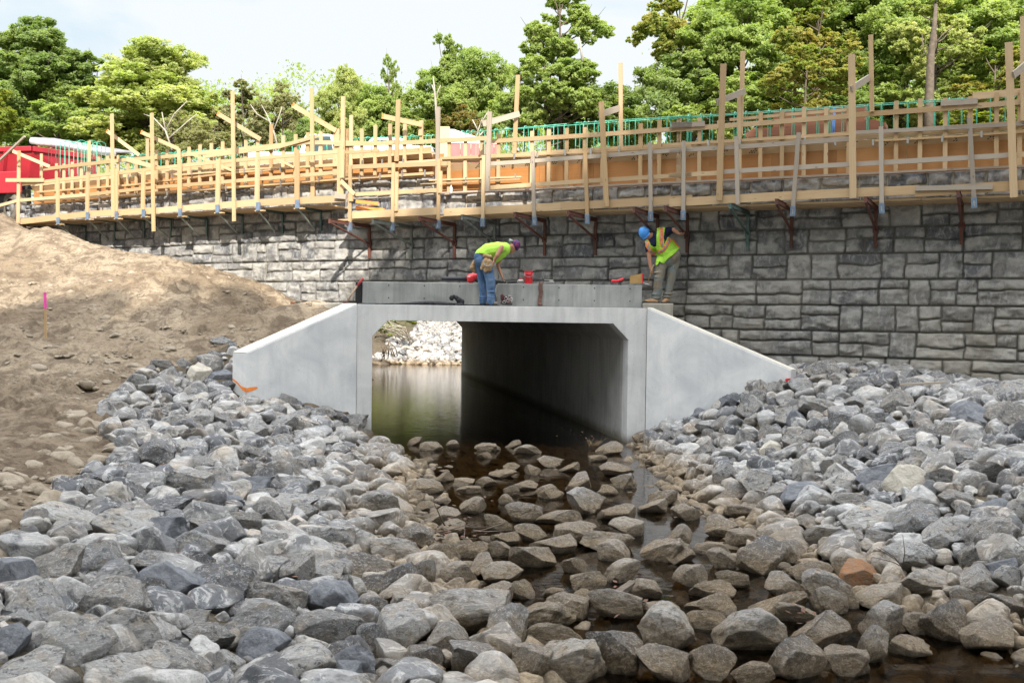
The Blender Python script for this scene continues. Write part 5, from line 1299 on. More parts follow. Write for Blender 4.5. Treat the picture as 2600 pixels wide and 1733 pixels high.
# ------------------------------------------------------------------ vehicles and loads up on the road
M_red = simple('red_truck_paint', (.29, .012, .022), (.24, .012, .02), .4, 3, 0, spec=.5)
M_white = simple('white_vehicle_paint', (.78, .79, .8), (.72, .73, .75), .3, 3, 0, spec=.5)
M_glass = simple('tinted_window', (.03, .06, .06), rough=.08, bump=0)
M_tyre = simple('dusty_tyre', (.09, .08, .07), (.16, .14, .11), .9, 8, .3)
M_tarp = simple('pale_tarp', (.6, .61, .62), (.42, .43, .45), .6, 4, .3, 8)
M_dtarp = simple('grey_tarp', (.22, .21, .21), (.15, .15, .15), .7, 4, .3, 8)
M_dark = simple('black_trim', (.03, .03, .032), rough=.5)
def wheel(parent, c, ax, r=.5, w_=.28):
    MB().lathe([(r * .55, -w_ / 2), (r * .95, -w_ / 2), (r, -w_ * .3), (r, w_ * .3), (r * .95, w_ / 2), (r * .55, w_ / 2)], c, 24, ax).build('wheel', M_tyre, parent, True)
    MB().lathe([(0, -w_ * .35), (r * .2, -w_ * .4), (r * .3, -w_ * .25), (r * .56, -w_ * .3), (r * .56, w_ * .3), (0, w_ * .3)], c, 20, ax).build('rim', M_galv, parent, True)
C = atY(82, 400, 33.0); dt = thing('dump_truck', 'red dump truck with a pale rolled tarp at the left edge', 'truck', (C.x - 2, 34, 5.3))
dl = Vector((-1, .22, 0)).normalized(); dr_ = Vector((.62, .78, 0)).normalized(); ztop = atY(82, 374, 33).z; zbt = atY(82, 460, 33).z
C0 = Vector((C.x, 33, 0)); A_ = C0 + dl * 5.2; B_ = C0 + dr_ * 2.3; D_ = A_ + dr_ * 2.3; up = lambda p, z: Vector((p.x, p.y, z))
inw = (Vector((D_.x, D_.y, 0)) - C0).normalized()
MB().box8([up(C0 + inw * .35, zbt), up(A_ + dr_ * .35, zbt), up(D_ - dr_ * .2, zbt), up(B_ - dr_ * .1, zbt), up(C0, ztop - .1), up(A_, ztop - .1), up(D_, ztop - .1), up(B_, ztop - .1)]).build('dump_body', M_red, dt, bevel=.04)
m = MB(); m.bar(up(C0, ztop - .05), up(A_, ztop - .05), .16, .16, Vector((0, 0, 1))); m.bar(up(C0, ztop - .05), up(B_, ztop - .05), .16, .17, Vector((0, 0, 1)))
m.build('top_rim', M_red, dt, bevel=.02)
m = MB()
for k in range(1, 6): q = C0 + dl * (k * .95); m.bar(up(q + inw * .3, zbt), up(q - dr_ * .03, ztop - .1), .12, .1, -dr_)
m.build('side_rib', M_red, dt)
m = MB(); m.bar(up(C0 + dl * 5.2, zbt - .1), up(C0 + dr_ * .2, zbt - .1), .14, .3, Vector((0, 0, 1))); m.bar(up(C0 + dl * 5.0 + inw * .6, zbt - .45), up(C0 + inw * .6, zbt - .45), .3, .9, Vector((0, 0, 1)))
m.build('chassis', M_dark, dt)
m = MB(); m.bar(up(C0 + dl * 4.5 - dr_ * .25, zbt - .12), up(C0 + dl * .1 - dr_ * .25, zbt - .05), .08, .7, Vector((0, 0, 1))); m.build('mudguard', M_red, dt, bevel=.03)
for q in (.75, 2.1, 4.2): wheel(dt, tuple(up(C0 + dl * q + dr_ * .1, 5.86)), tuple(dr_), .52, .34)
T0 = atY(80, 358, 32.9); T1 = atY(290, 392, 36.5)
m = MB().tube([T0, T0.lerp(T1, .3) + Vector((0, 0, .02)), T0.lerp(T1, .6), T1], [.10, .12, .11, .09], 12); m.build('rolled_tarp', M_tarp, dt, True)
m = MB().box8([up(T0 + Vector((-.1, .1, 0)), T0.z + .1), up(T1, T1.z + .05), up(T1 + Vector((.2, 1.5, 0)), T1.z + .3), up(T0 + Vector((.1, 1.4, 0)), T0.z + .3)] + [up(T0 + Vector((-.1, .1, 0)), T0.z + .14), up(T1, T1.z + .09), up(T1 + Vector((.2, 1.5, 0)), T1.z + .34), up(T0 + Vector((.1, 1.4, 0)), T0.z + .34)]); m.build('tarp_sheet', M_dtarp, dt)
def pickup(name, label, pxl, pxr, pyt, pyb, cabl, cabr, pyc, Y, facing=1):
    a = atY(pxl, pyt, Y); b = atY(pxr, pyb, Y); c = atY(cabl, pyc, Y); d = atY(cabr, pyc, Y)
    t = thing(name, label, 'pickup truck', ((a.x + b.x) / 2, Y + .9, 5.3)); zb_ = 5.9
    MB().box(a.x, b.x, Y, Y + 1.85, zb_, a.z).build('body', M_white, t, bevel=.09)
    zt_ = c.z; k = .35
    m = MB().box8([(c.x, Y + .05, a.z - .02), (d.x, Y + .05, a.z - .02), (d.x, Y + 1.8, a.z - .02), (c.x, Y + 1.8, a.z - .02), (c.x + k * .5, Y + .2, zt_), (d.x - k, Y + .2, zt_), (d.x - k, Y + 1.65, zt_), (c.x + k * .5, Y + 1.65, zt_)])
    cb = m.build('cab', M_white, t, bevel=.07); L = d.x - c.x; z0_, z1_ = a.z + .04, zt_ - .08
    for u0, u1 in ((.14, .46), (.52, .8)):
        f0 = .05 + .15 * .1; m = MB()
        y0 = Y + .05 + .15 * ((z0_ - a.z) / (zt_ - a.z)) - .012; y1 = Y + .05 + .15 * ((z1_ - a.z) / (zt_ - a.z)) - .012
        sh = -.12 if u1 > .7 else 0
        m.box8([(c.x + L * u0, y0, z0_), (c.x + L * u1, y0, z0_), (c.x + L * u1, y0 + .02, z0_), (c.x + L * u0, y0 + .02, z0_), (c.x + L * u0 + .03, y1, z1_), (c.x + L * u1 + sh, y1, z1_), (c.x + L * u1 + sh, y1 + .02, z1_), (c.x + L * u0 + .03, y1 + .02, z1_)])
        m.build('window', M_glass, t)
    ln = b.x - a.x
    for u in (.16, .84): wheel(t, (a.x + ln * u, Y + .12, 5.68), (0, 1, 0), .4, .26)
    e = b.x if facing > 0 else a.x
    MB().box(e - .02, e + .05, Y + .1, Y + 1.75, zb_ + .3, zb_ + .62).build('grille', M_dark, t, bevel=.02)
    MB().box(e - .03, e + .12, Y + .02, Y + 1.83, zb_ + .0, zb_ + .25).build('bumper', M_galv, t, bevel=.03)
    for yy in (Y + .12, Y + 1.5): MB().box(e - .02, e + .06, yy, yy + .25, zb_ + .65, zb_ + .85).build('headlight', M_tarp, t, bevel=.02)
    return t
pickup('pickup_truck', 'white pickup truck behind the middle of the left formwork, its cab roof showing', 628, 866, 384, 430, 758, 868, 336, 33)
pickup('pickup_truck', 'white pickup truck with dark front, left of the plywood sheet', 895, 1098, 366, 420, 925, 1050, 345, 30)
# low barrier with red side and white sloping cover beside a plywood end
t = thing('covered_trailer', 'low trailer box with red side, white sloping cover and plywood end', 'trailer', (-1.5, 28.5, 5.3))
Y = 28; a = atY(1140, 364, Y); b = atY(1266, 390, Y)
MB().box(a.x, b.x, Y, Y + 2, 5.75, a.z).build('red_side', simple('faded_red_paint', (.55, .13, .13), (.48, .1, .1), .5, 4, 0), t, bevel=.02)
h = atY(1128, 328, Y).z
MB().box8([(a.x, Y - .02, a.z + .004), (b.x, Y - .02, a.z + .004), (b.x, Y + 2, a.z + .004), (a.x, Y + 2, a.z + .004), (a.x, Y + .0, h), (a.x + .12, Y, h), (a.x + .12, Y + 2, h), (a.x, Y + 2, h)]).build('white_cover', M_white, t)
MB().box(a.x + .0, b.x - .35, Y - .025, Y - .01, a.z + .02, a.z + .1).build('cover_edge', M_white, t)
MB().bar((a.x - .16, Y - .1, 5.7), (a.x - .16, Y - .1, h + .05), .36, .04, (0, -1, 0)).build('plywood_end', M_ply2, t)
for u in (.3, .7): wheel(t, (a.x + (b.x - a.x) * u, Y + .05, 5.6), (0, 1, 0), .33, .2)
# stack of reddish boards on the road at the right
t = th('lumber_stack', 'stack of reddish brown boards behind the right formwork', 'lumber stack', 2060, 340, -2.4)
M_redwood = wood('reddish_board', (.22, .085, .045), (.15, .06, .035), (.3, .13, .07))
for (x0, y0, x1, y1) in ((520, 908, 1430, 850), (540, 893, 1440, 838), (560, 880, 1400, 828), (870, 848, 1380, 820)):
    p0 = W(*c3(x0, y0), -2.4); p1 = W(*c3(x1, y1), -2.4); MB().bar(p0, p1, .10, .5, wall_n(0)).build('board', M_redwood, t)
MB().bar(W(*c3(700, 935), -2.4), W(*c3(1300, 900), -2.4), 1.3, .5, wall_n(0)).build('pallet', M_redwood, t)
o = MB().tube([W(*c3(1095, 715), -1.5), W(*c3(1088, 835), -1.5), W(*c3(1086, 900), -1.5)], .03, 8).build('blue_pipe', simple('blue_plastic', (.08, .25, .6)), None, True); tag(o, 'short blue pipe standing in front of the stacked reddish boards', 'pipe')

# ------------------------------------------------------------------ people
def capsule(m, p0, r0, p1, r1, seg=12):
    p0 = Vector(p0); p1 = Vector(p1); m.ell(p0, r0, seg, 8); m.ell(p1, r1, seg, 8); m.tube([p0, p1], [r0, r1], seg)
def blob(name, prims, mat, parent, vox=.011, sm=4):
    m = MB()
    for q in prims:
        if q[0] == 'e': m.ell(q[1], q[2], 16, 10, q[3] if len(q) > 3 else None)
        else: capsule(m, *q)
    o = m.build(name, mat, parent, True)
    r_ = o.modifiers.new('remesh', 'REMESH'); r_.mode = 'VOXEL'; r_.voxel_size = vox; r_.use_smooth_shade = True
    s_ = o.modifiers.new('smooth', 'SMOOTH'); s_.factor = .5; s_.iterations = sm
    return o
def hand(P, wrist, tip, curl, side, k=1.0):
    """prims of a hand from wrist towards tip: palm, four bent fingers, thumb"""
    w_ = Vector(wrist); t_ = Vector(tip); d = (t_ - w_).normalized(); sd = Vector(side).normalized(); sd = (sd - d * sd.dot(d)).normalized(); n_ = Vector(curl).normalized()
    out = [(w_, .026 * k, w_ + d * .03 * k, .028 * k)]
    for i, (o_, L) in enumerate(((-.028, .062), (-.0095, .074), (.0095, .07), (.028, .054))):
        b = w_ + d * .085 * k + sd * o_ * k; out.append((w_ + d * .02 * k + sd * o_ * .6 * k, .016 * k, b, .0125 * k))
        m1 = b + (d * .75 + n_ * .65).normalized() * L * .5 * k; out.append((b, .0115 * k, m1, .0105 * k)); m2 = m1 + (d * .1 + n_).normalized() * L * .5 * k; out.append((m1, .0105 * k, m2, .009 * k))
    b = w_ + d * .03 * k - sd * .03 * k; m1 = b + (d * .6 - sd * .5 + n_ * .5).normalized() * .04 * k; out += [(w_ + d * .01, .018 * k, b, .015 * k), (b, .014 * k, m1, .012 * k), (m1, .012 * k, m1 + (d * .8 + n_ * .6).normalized() * .032 * k, .010 * k)]
    return out
def skinmat(name, c): 
    t = NT(name); t.bsdf(t.mix(t.noise(t.pos(), 14, 4), c, tuple(x * .8 for x in c)), .55, t.bump(t.noise(t.pos(), 60, 3), .1, .002), 0, .35); return t.m
M_skin = skinmat('tanned_skin', (.42, .21, .13))
def cloth(name, c1_, c2_, sc=7, folds=.5, rough=.85):
    t = NT(name); p = t.pos(); f = t.noise(t.scalev(p, (1, 1, 1.8)), 11, 3, .5, 1.2)
    t.bsdf(t.mix(t.ramp(t.noise(p, sc, 4), [(.4, 0), (.62, 1)]), c1_, c2_), rough, t.bump(f, folds, .03, t.bump(t.noise(p, 300, 2), .2, .001)), 0, .2); return t.m
M_jean = cloth('blue_denim', (.055, .11, .21), (.12, .19, .31), 5, .8)
M_tee = cloth('fluorescent_yellow_cloth', (.42, .74, .10), (.38, .68, .08), 4, .35)
M_leather = cloth('worn_leather', (.26, .16, .08), (.36, .26, .15), 16, .4, .7)
M_belt = cloth('brown_belt', (.10, .05, .035), (.14, .08, .06), 16, .2, .6)
M_boot = cloth('dusty_boot', (.2, .17, .14), (.28, .24, .2), 20, .3)
M_tanboot = cloth('tan_boot', (.42, .26, .14), (.34, .2, .11), 20, .2)
M_sole = simple('boot_sole', (.04, .035, .03))
M_capb = cloth('blue_red_cap', (.02, .025, .12), (.20, .03, .06), 26, .2, .6)
# worker A, bending over the slab
YA = 21.02
def A(x, y, dy=0): return atY(1160 + x / 7.465, 580 + y / 7.465, YA + dy)
zdeck = zt
pa = thing('person', 'worker in a fluorescent yellow sleeveless shirt and jeans bending over the slab', 'person', tuple(A(570, 1440)))
thigh = [(A(560, 640, -.10), .105, A(640, 1000, -.12), .07), (A(640, 1000, -.12), .07, A(645, 1360, -.1), .045), (A(440, 620, .1), .1, A(480, 1000, .12), .068), (A(480, 1000, .12), .068, A(500, 1360, .13), .044)]
torso = [(A(470, 570), .135, A(600, 440), .14), (A(600, 440), .14, A(800, 400), .15), (A(800, 400), .15, A(910, 380), .12)]
armN = [(A(850, 360, -.17), .058, A(765, 510, -.22), .046), (A(765, 510, -.22), .044, A(705, 605, -.2), .029)]
armF = [(A(850, 450, .17), .055, A(775, 690, .15), .043), (A(775, 690, .15), .041, A(845, 880, .08), .027)]
headp = [(A(930, 350), .062, A(1030, 345), .056), ('e', A(1078, 350), (.098, .078, .088)), ('e', A(1055, 395), (.062, .058, .07)), (A(1040, 440, -.0), .03, A(1032, 455), .026), (A(1080, 425, -.0), .018, A(1082, 438), .012), ('e', A(1050, 330, -.078), (.018, .012, .028)), (A(1052, 455), .014, A(1060, 452), .011)]
body = blob('body', thigh + torso + armN + armF + headp + hand(None, A(705, 605, -.2), A(680, 690, -.2), (-1, .2, 0), (0, 1, 0)) + hand(None, A(845, 880, .08), A(878, 970, .06), (.6, .1, -.8), (0, 1, 0)), M_skin, pa, .0085, 3)
jeans = [(A(560, 640, -.10), .125, A(635, 980, -.12), .098), (A(635, 980, -.12), .098, A(648, 1250, -.1), .078), (A(648, 1250, -.1), .078, A(645, 1385, -.1), .082), (A(440, 620, .1), .115, A(480, 980, .12), .09), (A(480, 980, .12), .09, A(500, 1250, .13), .073), (A(500, 1250, .13), .073, A(500, 1390, .13), .078),
         (A(470, 600, -.05), .150, A(470, 600, .06), .145), (A(450, 540, -.04), .135, A(500, 520, .04), .14)]
for i, (x, y, dy) in enumerate(((650, 1300, -.1), (640, 1350, -.1), (655, 1200, -.12), (500, 1300, .13), (495, 1350, .13), (640, 1010, -.13), (480, 1020, .12))): jeans.append(('e', A(x, y, dy), (.088 - .004 * (i % 3), .088, .028)))
blob('jeans', jeans, M_jean, pa, .01, 2)
shirt = [(A(470, 505, -.02), .145, A(590, 425), .155), (A(590, 425), .158, A(780, 405), .168), (A(780, 405), .168, A(905, 385), .135), (A(905, 385), .13, A(960, 370), .085), (A(850, 370, -.12), .10, A(850, 370, .12), .1), (A(720, 530, 0), .10, A(850, 470, 0), .11), (A(745, 610, .0), .045, A(800, 540, 0), .08), ('e', A(640, 500, 0), (.13, .13, .06))]
blob('shirt', shirt, M_tee, pa, .011, 3)
bl = MB()
for k in range(24):
    a0 = 2 * math.pi * k / 24; a1 = 2 * math.pi * (k + 1) / 24
    def bp(a): return A(478 + 118 * math.cos(a) * 1.0, 500 + 22 * math.cos(a), math.sin(a) * .165)
    bl.bar(bp(a0), bp(a1), .06, .012, (bp(a0) - A(478, 500)).normalized())
bl.build('tool_belt', M_belt, pa)
blob('tool_pouch', [(A(530, 520, -.20), .045, A(640, 540, -.18), .04), (A(545, 620, -.22), .06, A(620, 640, -.22), .06), (A(470, 760, -.2), .035, A(520, 640, -.2), .05), (A(550, 790, -.22), .05, A(630, 770, -.22), .045), ('e', A(590, 700, -.24), (.1, .045, .1))], M_leather, pa, .01, 2)
blob('tool_pouch', [(A(330, 620, .1), .035, A(300, 740, .1), .06), (A(300, 740, .1), .06, A(330, 810, .1), .04)], M_leather, pa, .01, 2)
MB().tube([A(640, 640, -.28), A(640, 720, -.27)], .008, 6).tube([A(505, 640, -.28), A(530, 700, -.29), A(590, 715, -.3), A(640, 690, -.29)], .008, 6).build('pouch_strap', M_galv, pa)
for (x, dy) in ((640, -.1), (500, .13)):
    blob('boot', [(A(x - 20, 1395, dy), .05, A(x + 20, 1405, dy), .05), (A(x + 20, 1410, dy), .045, A(x + 100, 1418, dy), .036)], M_boot, pa, .01, 2)
    MB().bar(A(x - 62, 1436, dy), A(x + 135, 1436, dy), .1, .02, (0, 0, 1)).build('boot_sole', M_sole, pa, bevel=.006)
capm = Matrix.Rotation(R(20), 3, 'Y')
blob('cap', [('e', A(1128, 322), (.082, .092, .108), capm), ('e', A(1105, 300), (.075, .088, .095), capm), (A(1135, 395), .02, A(1145, 408), .018)], M_capb, pa, .009, 2)
MB().tube([A(1075, 215), A(1120, 330, -.075), A(1118, 420, -.03)], [.012, .016, .012], 8).build('cap_band', simple('navy_band', (.02, .02, .07)), pa, True)
blob('ear_muff', [('e', A(1030, 240, -.02), (.05, .05, .03)), ('e', A(1010, 215, .0), (.03, .03, .025))], simple('grey_green_plastic', (.12, .15, .12), (.25, .27, .25)), pa, .008, 2)
# worker B, in helmet and vest
YB = 21.65
def B(x, y, dy=0): return atY(1580 + x / 6.533, 550 + y / 6.533, YB + dy)
pb = thing('person', 'worker in a blue helmet and orange striped vest holding a hammer', 'person', tuple(B(650, 1430)))
legs = [(B(660, 740, -.05), .1, B(605, 1050, -.08), .07), (B(605, 1050, -.08), .07, B(570, 1350, -.02), .045), (B(850, 720, .05), .1, B(820, 1050, .02), .07), (B(820, 1050, .02), .07, B(740, 1340, .02), .045)]
tors = [(B(770, 660), .15, B(680, 480), .15), (B(680, 480), .15, B(600, 340), .13), (B(450, 450, .0), .07, B(760, 250, .03), .075)]
armL = [(B(425, 480, -.03), .06, B(450, 670, -.08), .046), (B(450, 670, -.08), .046, B(470, 850, -.1), .032)]
armR = [(B(780, 235, .02), .06, B(850, 215, -.12), .05), (B(850, 215, -.12), .05, B(930, 275, -.16), .033)]
hd = [(B(560, 330), .065, B(480, 320), .062), ('e', B(440, 310), (.088, .085, .1)), ('e', B(430, 350), (.06, .06, .075)), (B(404, 368), .016, B(398, 376), .012), ('e', B(490, 270, -.07), (.02, .012, .028)), (B(440, 395), .03, B(445, 400), .025), (B(420, 388, -.02), .012, B(424, 392, -.02), .01)]
blob('body', legs + tors + armL + armR + hd + hand(None, B(470, 850, -.1), B(482, 930, -.1), (1, .3, -.2), (0, 1, 0)) + hand(None, B(930, 275, -.16), B(1000, 300, -.17), (.1, -.3, 1), (0, 1, .1)), M_skin, pb, .0085, 3)
trous = [(B(650, 760, -.05), .125, B(605, 1040, -.08), .105), (B(605, 1040, -.08), .105, B(590, 1230, -.04), .1), (B(590, 1230, -.04), .1, B(550, 1350, -.02), .095), (B(845, 740, .05), .15, B(805, 1040, .02), .105), (B(805, 1040, .02), .105, B(765, 1230, .02), .088), (B(765, 1230, .02), .088, B(735, 1330, .02), .07), (B(800, 660), .19, B(760, 720), .17), (B(870, 640), .13, B(840, 640), .15)]
for (x, y, dy) in ((565, 1290, -.03), (560, 1350, -.02), (600, 1180, -.05), (760, 1280, .02), (600, 1000, -.08), (590, 930, -.08), (745, 1330, .02)): trous.append(('e', B(x, y, dy), (.118, .11, .03)))
blob('trousers', trous, cloth('dirty_work_trousers', (.17, .20, .20), (.22, .185, .135), 5, .9), pb, .0115, 2)
shirt2 = [(B(775, 640), .175, B(690, 490), .175), (B(690, 490), .175, B(600, 350), .155), (B(440, 450, .0), .085, B(600, 330, .03), .12), (B(600, 330), .12, B(770, 240, .03), .09), (B(775, 238, .02), .078, B(835, 215, -.09), .066), (B(425, 470, -.03), .075, B(430, 560, -.05), .064), (B(530, 330), .07, B(560, 350), .09), (B(560, 420), .13, B(480, 470), .10)]
blob('shirt', shirt2, cloth('navy_cloth', (.012, .014, .04), (.018, .02, .05), 6, .4), pb, .0115, 3)
def fdepth(x, y, prims):
    best = .12; p2 = Vector((B(x, y).x, B(x, y).z))
    for q in prims:
        if q[0] == 'e': continue
        a, r0, b, r1 = q; a2 = Vector((a.x, a.z)); b2 = Vector((b.x, b.z)); ab = b2 - a2; t_ = max(0, min(1, (p2 - a2).dot(ab) / max(ab.dot(ab), 1e-6)))
        d_ = (p2 - a2 - ab * t_).length; r_ = r0 + (r1 - r0) * t_ + .012; y0 = a.y + (b.y - a.y) * t_ - YB
        if d_ < r_: v = y0 - math.sqrt(r_ * r_ - d_ * d_)
        else: v = y0 + (d_ - r_) * .8
        best = min(best, v)
    return best
def inpoly(x, y, P):
    c = False; j = len(P) - 1
    for i in range(len(P)):
        if (P[i][1] > y) != (P[j][1] > y) and x < (P[j][0] - P[i][0]) * (y - P[i][1]) / (P[j][1] - P[i][1]) + P[i][0]: c = not c
        j = i
    return c
vprims = shirt2 + trous
def patch(name, poly, mat, lift, parent, st=7):
    xs_ = range(int(min(p[0] for p in poly)) - st, int(max(p[0] for p in poly)) + 2 * st, st); ys_ = range(int(min(p[1] for p in poly)) - st, int(max(p[1] for p in poly)) + 2 * st, st)
    vs = {}; fs = []; V = []
    def vid(x, y):
        if (x, y) not in vs: vs[(x, y)] = len(V); V.append(B(x, y, fdepth(x, y, vprims) - lift))
        return vs[(x, y)]
    for x in xs_:
        for y in ys_:
            if inpoly(x + st / 2, y + st / 2, poly): fs.append((vid(x, y), vid(x, y + st), vid(x + st, y + st), vid(x + st, y)))
    o = mk(name, V, fs, mat, parent, True)
    s_ = o.modifiers.new('smooth', 'SMOOTH'); s_.iterations = 4; s_.factor = .5
    s2 = o.modifiers.new('solid', 'SOLIDIFY'); s2.thickness = .006; s2.offset = 0
    return o
M_vest = cloth('lime_vest', (.34, .62, .06), (.28, .52, .05), 6, .6)
M_vor = cloth('orange_trim', (.85, .18, .03), (.8, .15, .03), 6, .2); M_sil = cloth('silver_tape', (.3, .3, .3), (.2, .2, .2), 20, .2, .4)
vest = patch('vest', [(570, 195), (640, 172), (712, 172), (690, 330), (700, 455), (755, 330), (820, 350), (955, 520), (880, 600), (760, 700), (690, 775), (650, 768), (620, 742), (590, 800), (560, 815), (545, 790), (575, 650), (520, 640), (465, 600), (425, 540), (385, 500), (375, 400), (410, 365), (445, 400), (475, 470), (520, 500), (562, 495)], M_vest, .012, pb)
def ribbon(path, w_, mat, lift, nm, par):
    poly = []; back = []
    for i, p in enumerate(path):
        q0 = Vector(path[max(i - 1, 0)]); q1 = Vector(path[min(i + 1, len(path) - 1)]); d_ = (q1 - q0).normalized(); n_ = Vector((-d_.y, d_.x))
        poly.append(tuple(Vector(p) + n_ * w_)); back.append(tuple(Vector(p) - n_ * w_))
    return patch(nm, poly + back[::-1], mat, lift, par, 5)
for pth in ([(652, 180), (648, 300), (650, 400), (668, 500)], [(800, 350), (745, 460), (690, 545), (590, 600)], [(405, 400), (430, 510), (480, 590), (560, 625)]):
    ribbon(pth, 30, M_vor, .020, 'orange_tape', vest); ribbon(pth, 15, M_sil, .027, 'silver_tape', vest)
ribbon([(828, 368), (880, 430), (948, 515)], 9, M_vor, .020, 'orange_tape', vest)
hm = Matrix.Rotation(R(-38), 3, 'Y')
M_helm = simple('blue_helmet_plastic', (.05, .25, .68), (.06, .3, .75), .35, 6, 0, spec=.5)
hl = blob('helmet', [('e', B(368, 268), (.125, .112, .128), hm), ('e', B(352, 250), (.1, .1, .11), hm)], M_helm, pb, .008, 2)
m = MB().tube([B(452, 235, -.02), B(440, 300, -.1), B(395, 350, -.1), B(345, 372, -.02)], [.012, .013, .013, .02], 8); m.build('helmet_brim', M_helm, pb, True)
MB().tube([B(470, 250, -.08), B(500, 240, -.0), B(530, 300, .0)], .03, 8).build('hair', simple('dark_hair', (.02, .016, .012)), pb, True)
for path in ([(560, 1395, -.04), (460, 1400, -.1), (395, 1400, -.14)], [(735, 1385, .0), (710, 1400, -.08), (690, 1408, -.14)]):
    P = [B(*p) for p in path]
    blob('boot', [(P[0], .062, P[1], .05), (P[1], .05, P[2], .038), (P[0] + Vector((0, 0, .07)), .055, P[0], .06)], M_tanboot, pb, .01, 2)
    zf = B(650, 1432).z; a = up(P[0], zf + .012) + (P[0] - P[2]).normalized() * .06; b = up(P[2], zf + .012) + (P[2] - P[0]).normalized() * .04
    MB().bar(a, b, .11, .022, (0, 0, 1)).build('boot_sole', M_sole, pb, bevel=.006)
hmr = thing('hammer', 'wood handled hammer held by the worker in the blue helmet', 'hammer', tuple(B(430, 1110, -.1)))
MB().tube([B(520, 795, -.11), B(480, 900, -.125), B(422, 1105, -.12)], [.014, .016, .014], 10).build('handle', M_leather, hmr, True)
MB().tube([B(345, 1095, -.12), B(380, 1112, -.12), B(418, 1118, -.12), B(462, 1137, -.12)], [.006, .012, .018, .017], 10).build('hammer_head', M_galv, hmr, True)

# ------------------------------------------------------------------ tools and small things on and round the culvert
M_redp = simple('red_plastic', (.68, .02, .03), (.6, .02, .03), .35, 8, 0, spec=.5)
zsl = zc + .002
def q(x, y, Y=21.5): return atY(1150 + x / 3.9217, 550 + y / 3.9217, Y)
c = q(753, 655); bk = thing('bucket', 'red plastic bucket standing upright on the right slab', 'bucket', (c.x, 21.5, zsl))
hgt = q(753, 542).z - zsl; rb_ = (q(797, 600).x - q(712, 600).x) / 2
MB().lathe([(0, 0), (rb_ * .88, 0), (rb_ * .9, .01), (rb_ * .96, hgt * .72), (rb_ * 1.02, hgt * .73), (rb_ * 1.02, hgt * .8), (rb_ * .98, hgt * .81), (rb_ * 1.0, hgt * .95), (rb_ * 1.05, hgt * .96), (rb_ * 1.05, hgt), (rb_ * .97, hgt), (rb_ * .9, hgt * .1), (0, hgt * .09)], (c.x, 21.5, zsl), 28).build('bucket_body', M_redp, bk, True)
MB().tube([(c.x + rb_ * 1.05 * math.cos(a), 21.5 - rb_ * 1.02 * math.sin(a), zsl + hgt * .9 - .1 * math.sin(a)) for a in np.linspace(0, math.pi, 12)], .003, 6).build('bail_handle', M_galv, bk, True)
bw = thing('leaf_blower', 'red and black cordless blower lying behind the bending worker', 'blower', tuple(q(200, 655)))
blob('motor_housing', [(q(175, 610), .075, q(205, 600), .08), (q(205, 590), .07, q(250, 585), .03), ('e', q(175, 615), (.09, .09, .1))], M_redp, bw, .01, 2)
MB().tube([q(140, 620), q(60, 618), q(-60, 617), q(-110, 618)], [.05, .045, .04, .042], 14).build('blower_tube', simple('black_plastic', (.02, .022, .03), rough=.5), bw, True)
blob('battery', [(q(240, 630), .05, q(262, 630), .05)], M_dark, bw, .01, 2)
MB().box(q(150, 600).x, q(175, 600).x, 21.402, 21.408, q(0, 600).z, q(0, 590).z).build('white_mark', M_white, bw)
tp = thing('drill', 'small grey and red power tool lying left of the red bucket', 'power tool', tuple(q(675, 655)))
blob('tool_body', [(q(655, 640), .028, q(695, 640), .032), (q(650, 650), .02, q(640, 650), .02)], M_galv, tp, .007, 2)
blob('red_grip', [(q(665, 625), .016, q(690, 628), .018)], M_redp, tp, .006, 2)
gr = thing('grinder', 'red and grey grinder lying on the right end of the slab', 'power tool', tuple(q(1640, 655)))
blob('tool_body', [(q(1590, 640), .035, q(1640, 640), .03), (q(1640, 640), .03, q(1690, 622), .03), (q(1600, 650), .02, q(1620, 650), .02)], M_redp, gr, .008, 2)
blob('grip', [(q(1655, 650), .02, q(1680, 645), .024)], M_dark, gr, .007, 2)
o = MB().bar(q(905, 655), q(1010, 650), .1, .02, (0, 0, 1)).bar(q(960, 640), q(1000, 640), .05, .05, (0, 0, 1)).bar(q(910, 628), q(1000, 632), .02, .02, (0, 0, 1)).build('clamp', M_galv); tag(o, 'metal clamp lying beside the top of the hanging strap', 'clamp')
o = MB().bar(q(540, 655), q(640, 648), .14, .05, (0, 0, 1)).build('black_pad', M_dark, None, bevel=.02); tag(o, 'dark flat pad under the hands of the bending worker', 'pad')
o = blob('black_bag', [(q(445, 645), .05, q(520, 650), .03), (q(440, 660), .04, q(470, 665), .03)], M_dark, None, .01, 2); tag(o, 'black crumpled bag at the bending worker\'s hands', 'bag')
a = [q(872, 655, 21.40), q(878, 662, 21.34), q(868, 690, 21.325), q(878, 760, 21.325), q(866, 810, 21.325), q(862, 870, 21.315)]
m = MB()
for p0, p1 in zip(a[:-1], a[1:]): m.bar(p0, p1, .085, .008, (0, -1, .05))
m.bar(q(870, 655, 21.45), q(905, 645, 21.5), .09, .008, (0, 0, 1)); m.ell(q(870, 872, 21.3), (.05, .03, .03))
o = m.build('strap', cloth('brown_strap', (.16, .09, .07), (.1, .055, .045), 10, .3)); tag(o, 'brown strap hanging down the face of the right slab', 'strap')
op = thing('orange_board', 'tan board with a red edge standing on the right end of the slab', 'board', tuple(q(1825, 660)))
MB().box8([q(1762, 662, 21.5), q(1882, 662, 21.36), q(1882, 662, 21.38), q(1762, 662, 21.52), q(1764, 588, 21.5), q(1882, 566, 21.36), q(1882, 566, 21.38), q(1764, 588, 21.52)]).build('panel', simple('tan_board', (.38, .24, .08), (.3, .18, .06), .7, 10, .2), op)
MB().bar(q(1885, 664, 21.35), q(1885, 562, 21.35), .02, .03, (0, -1, 0)).build('red_edge', M_redp, op)
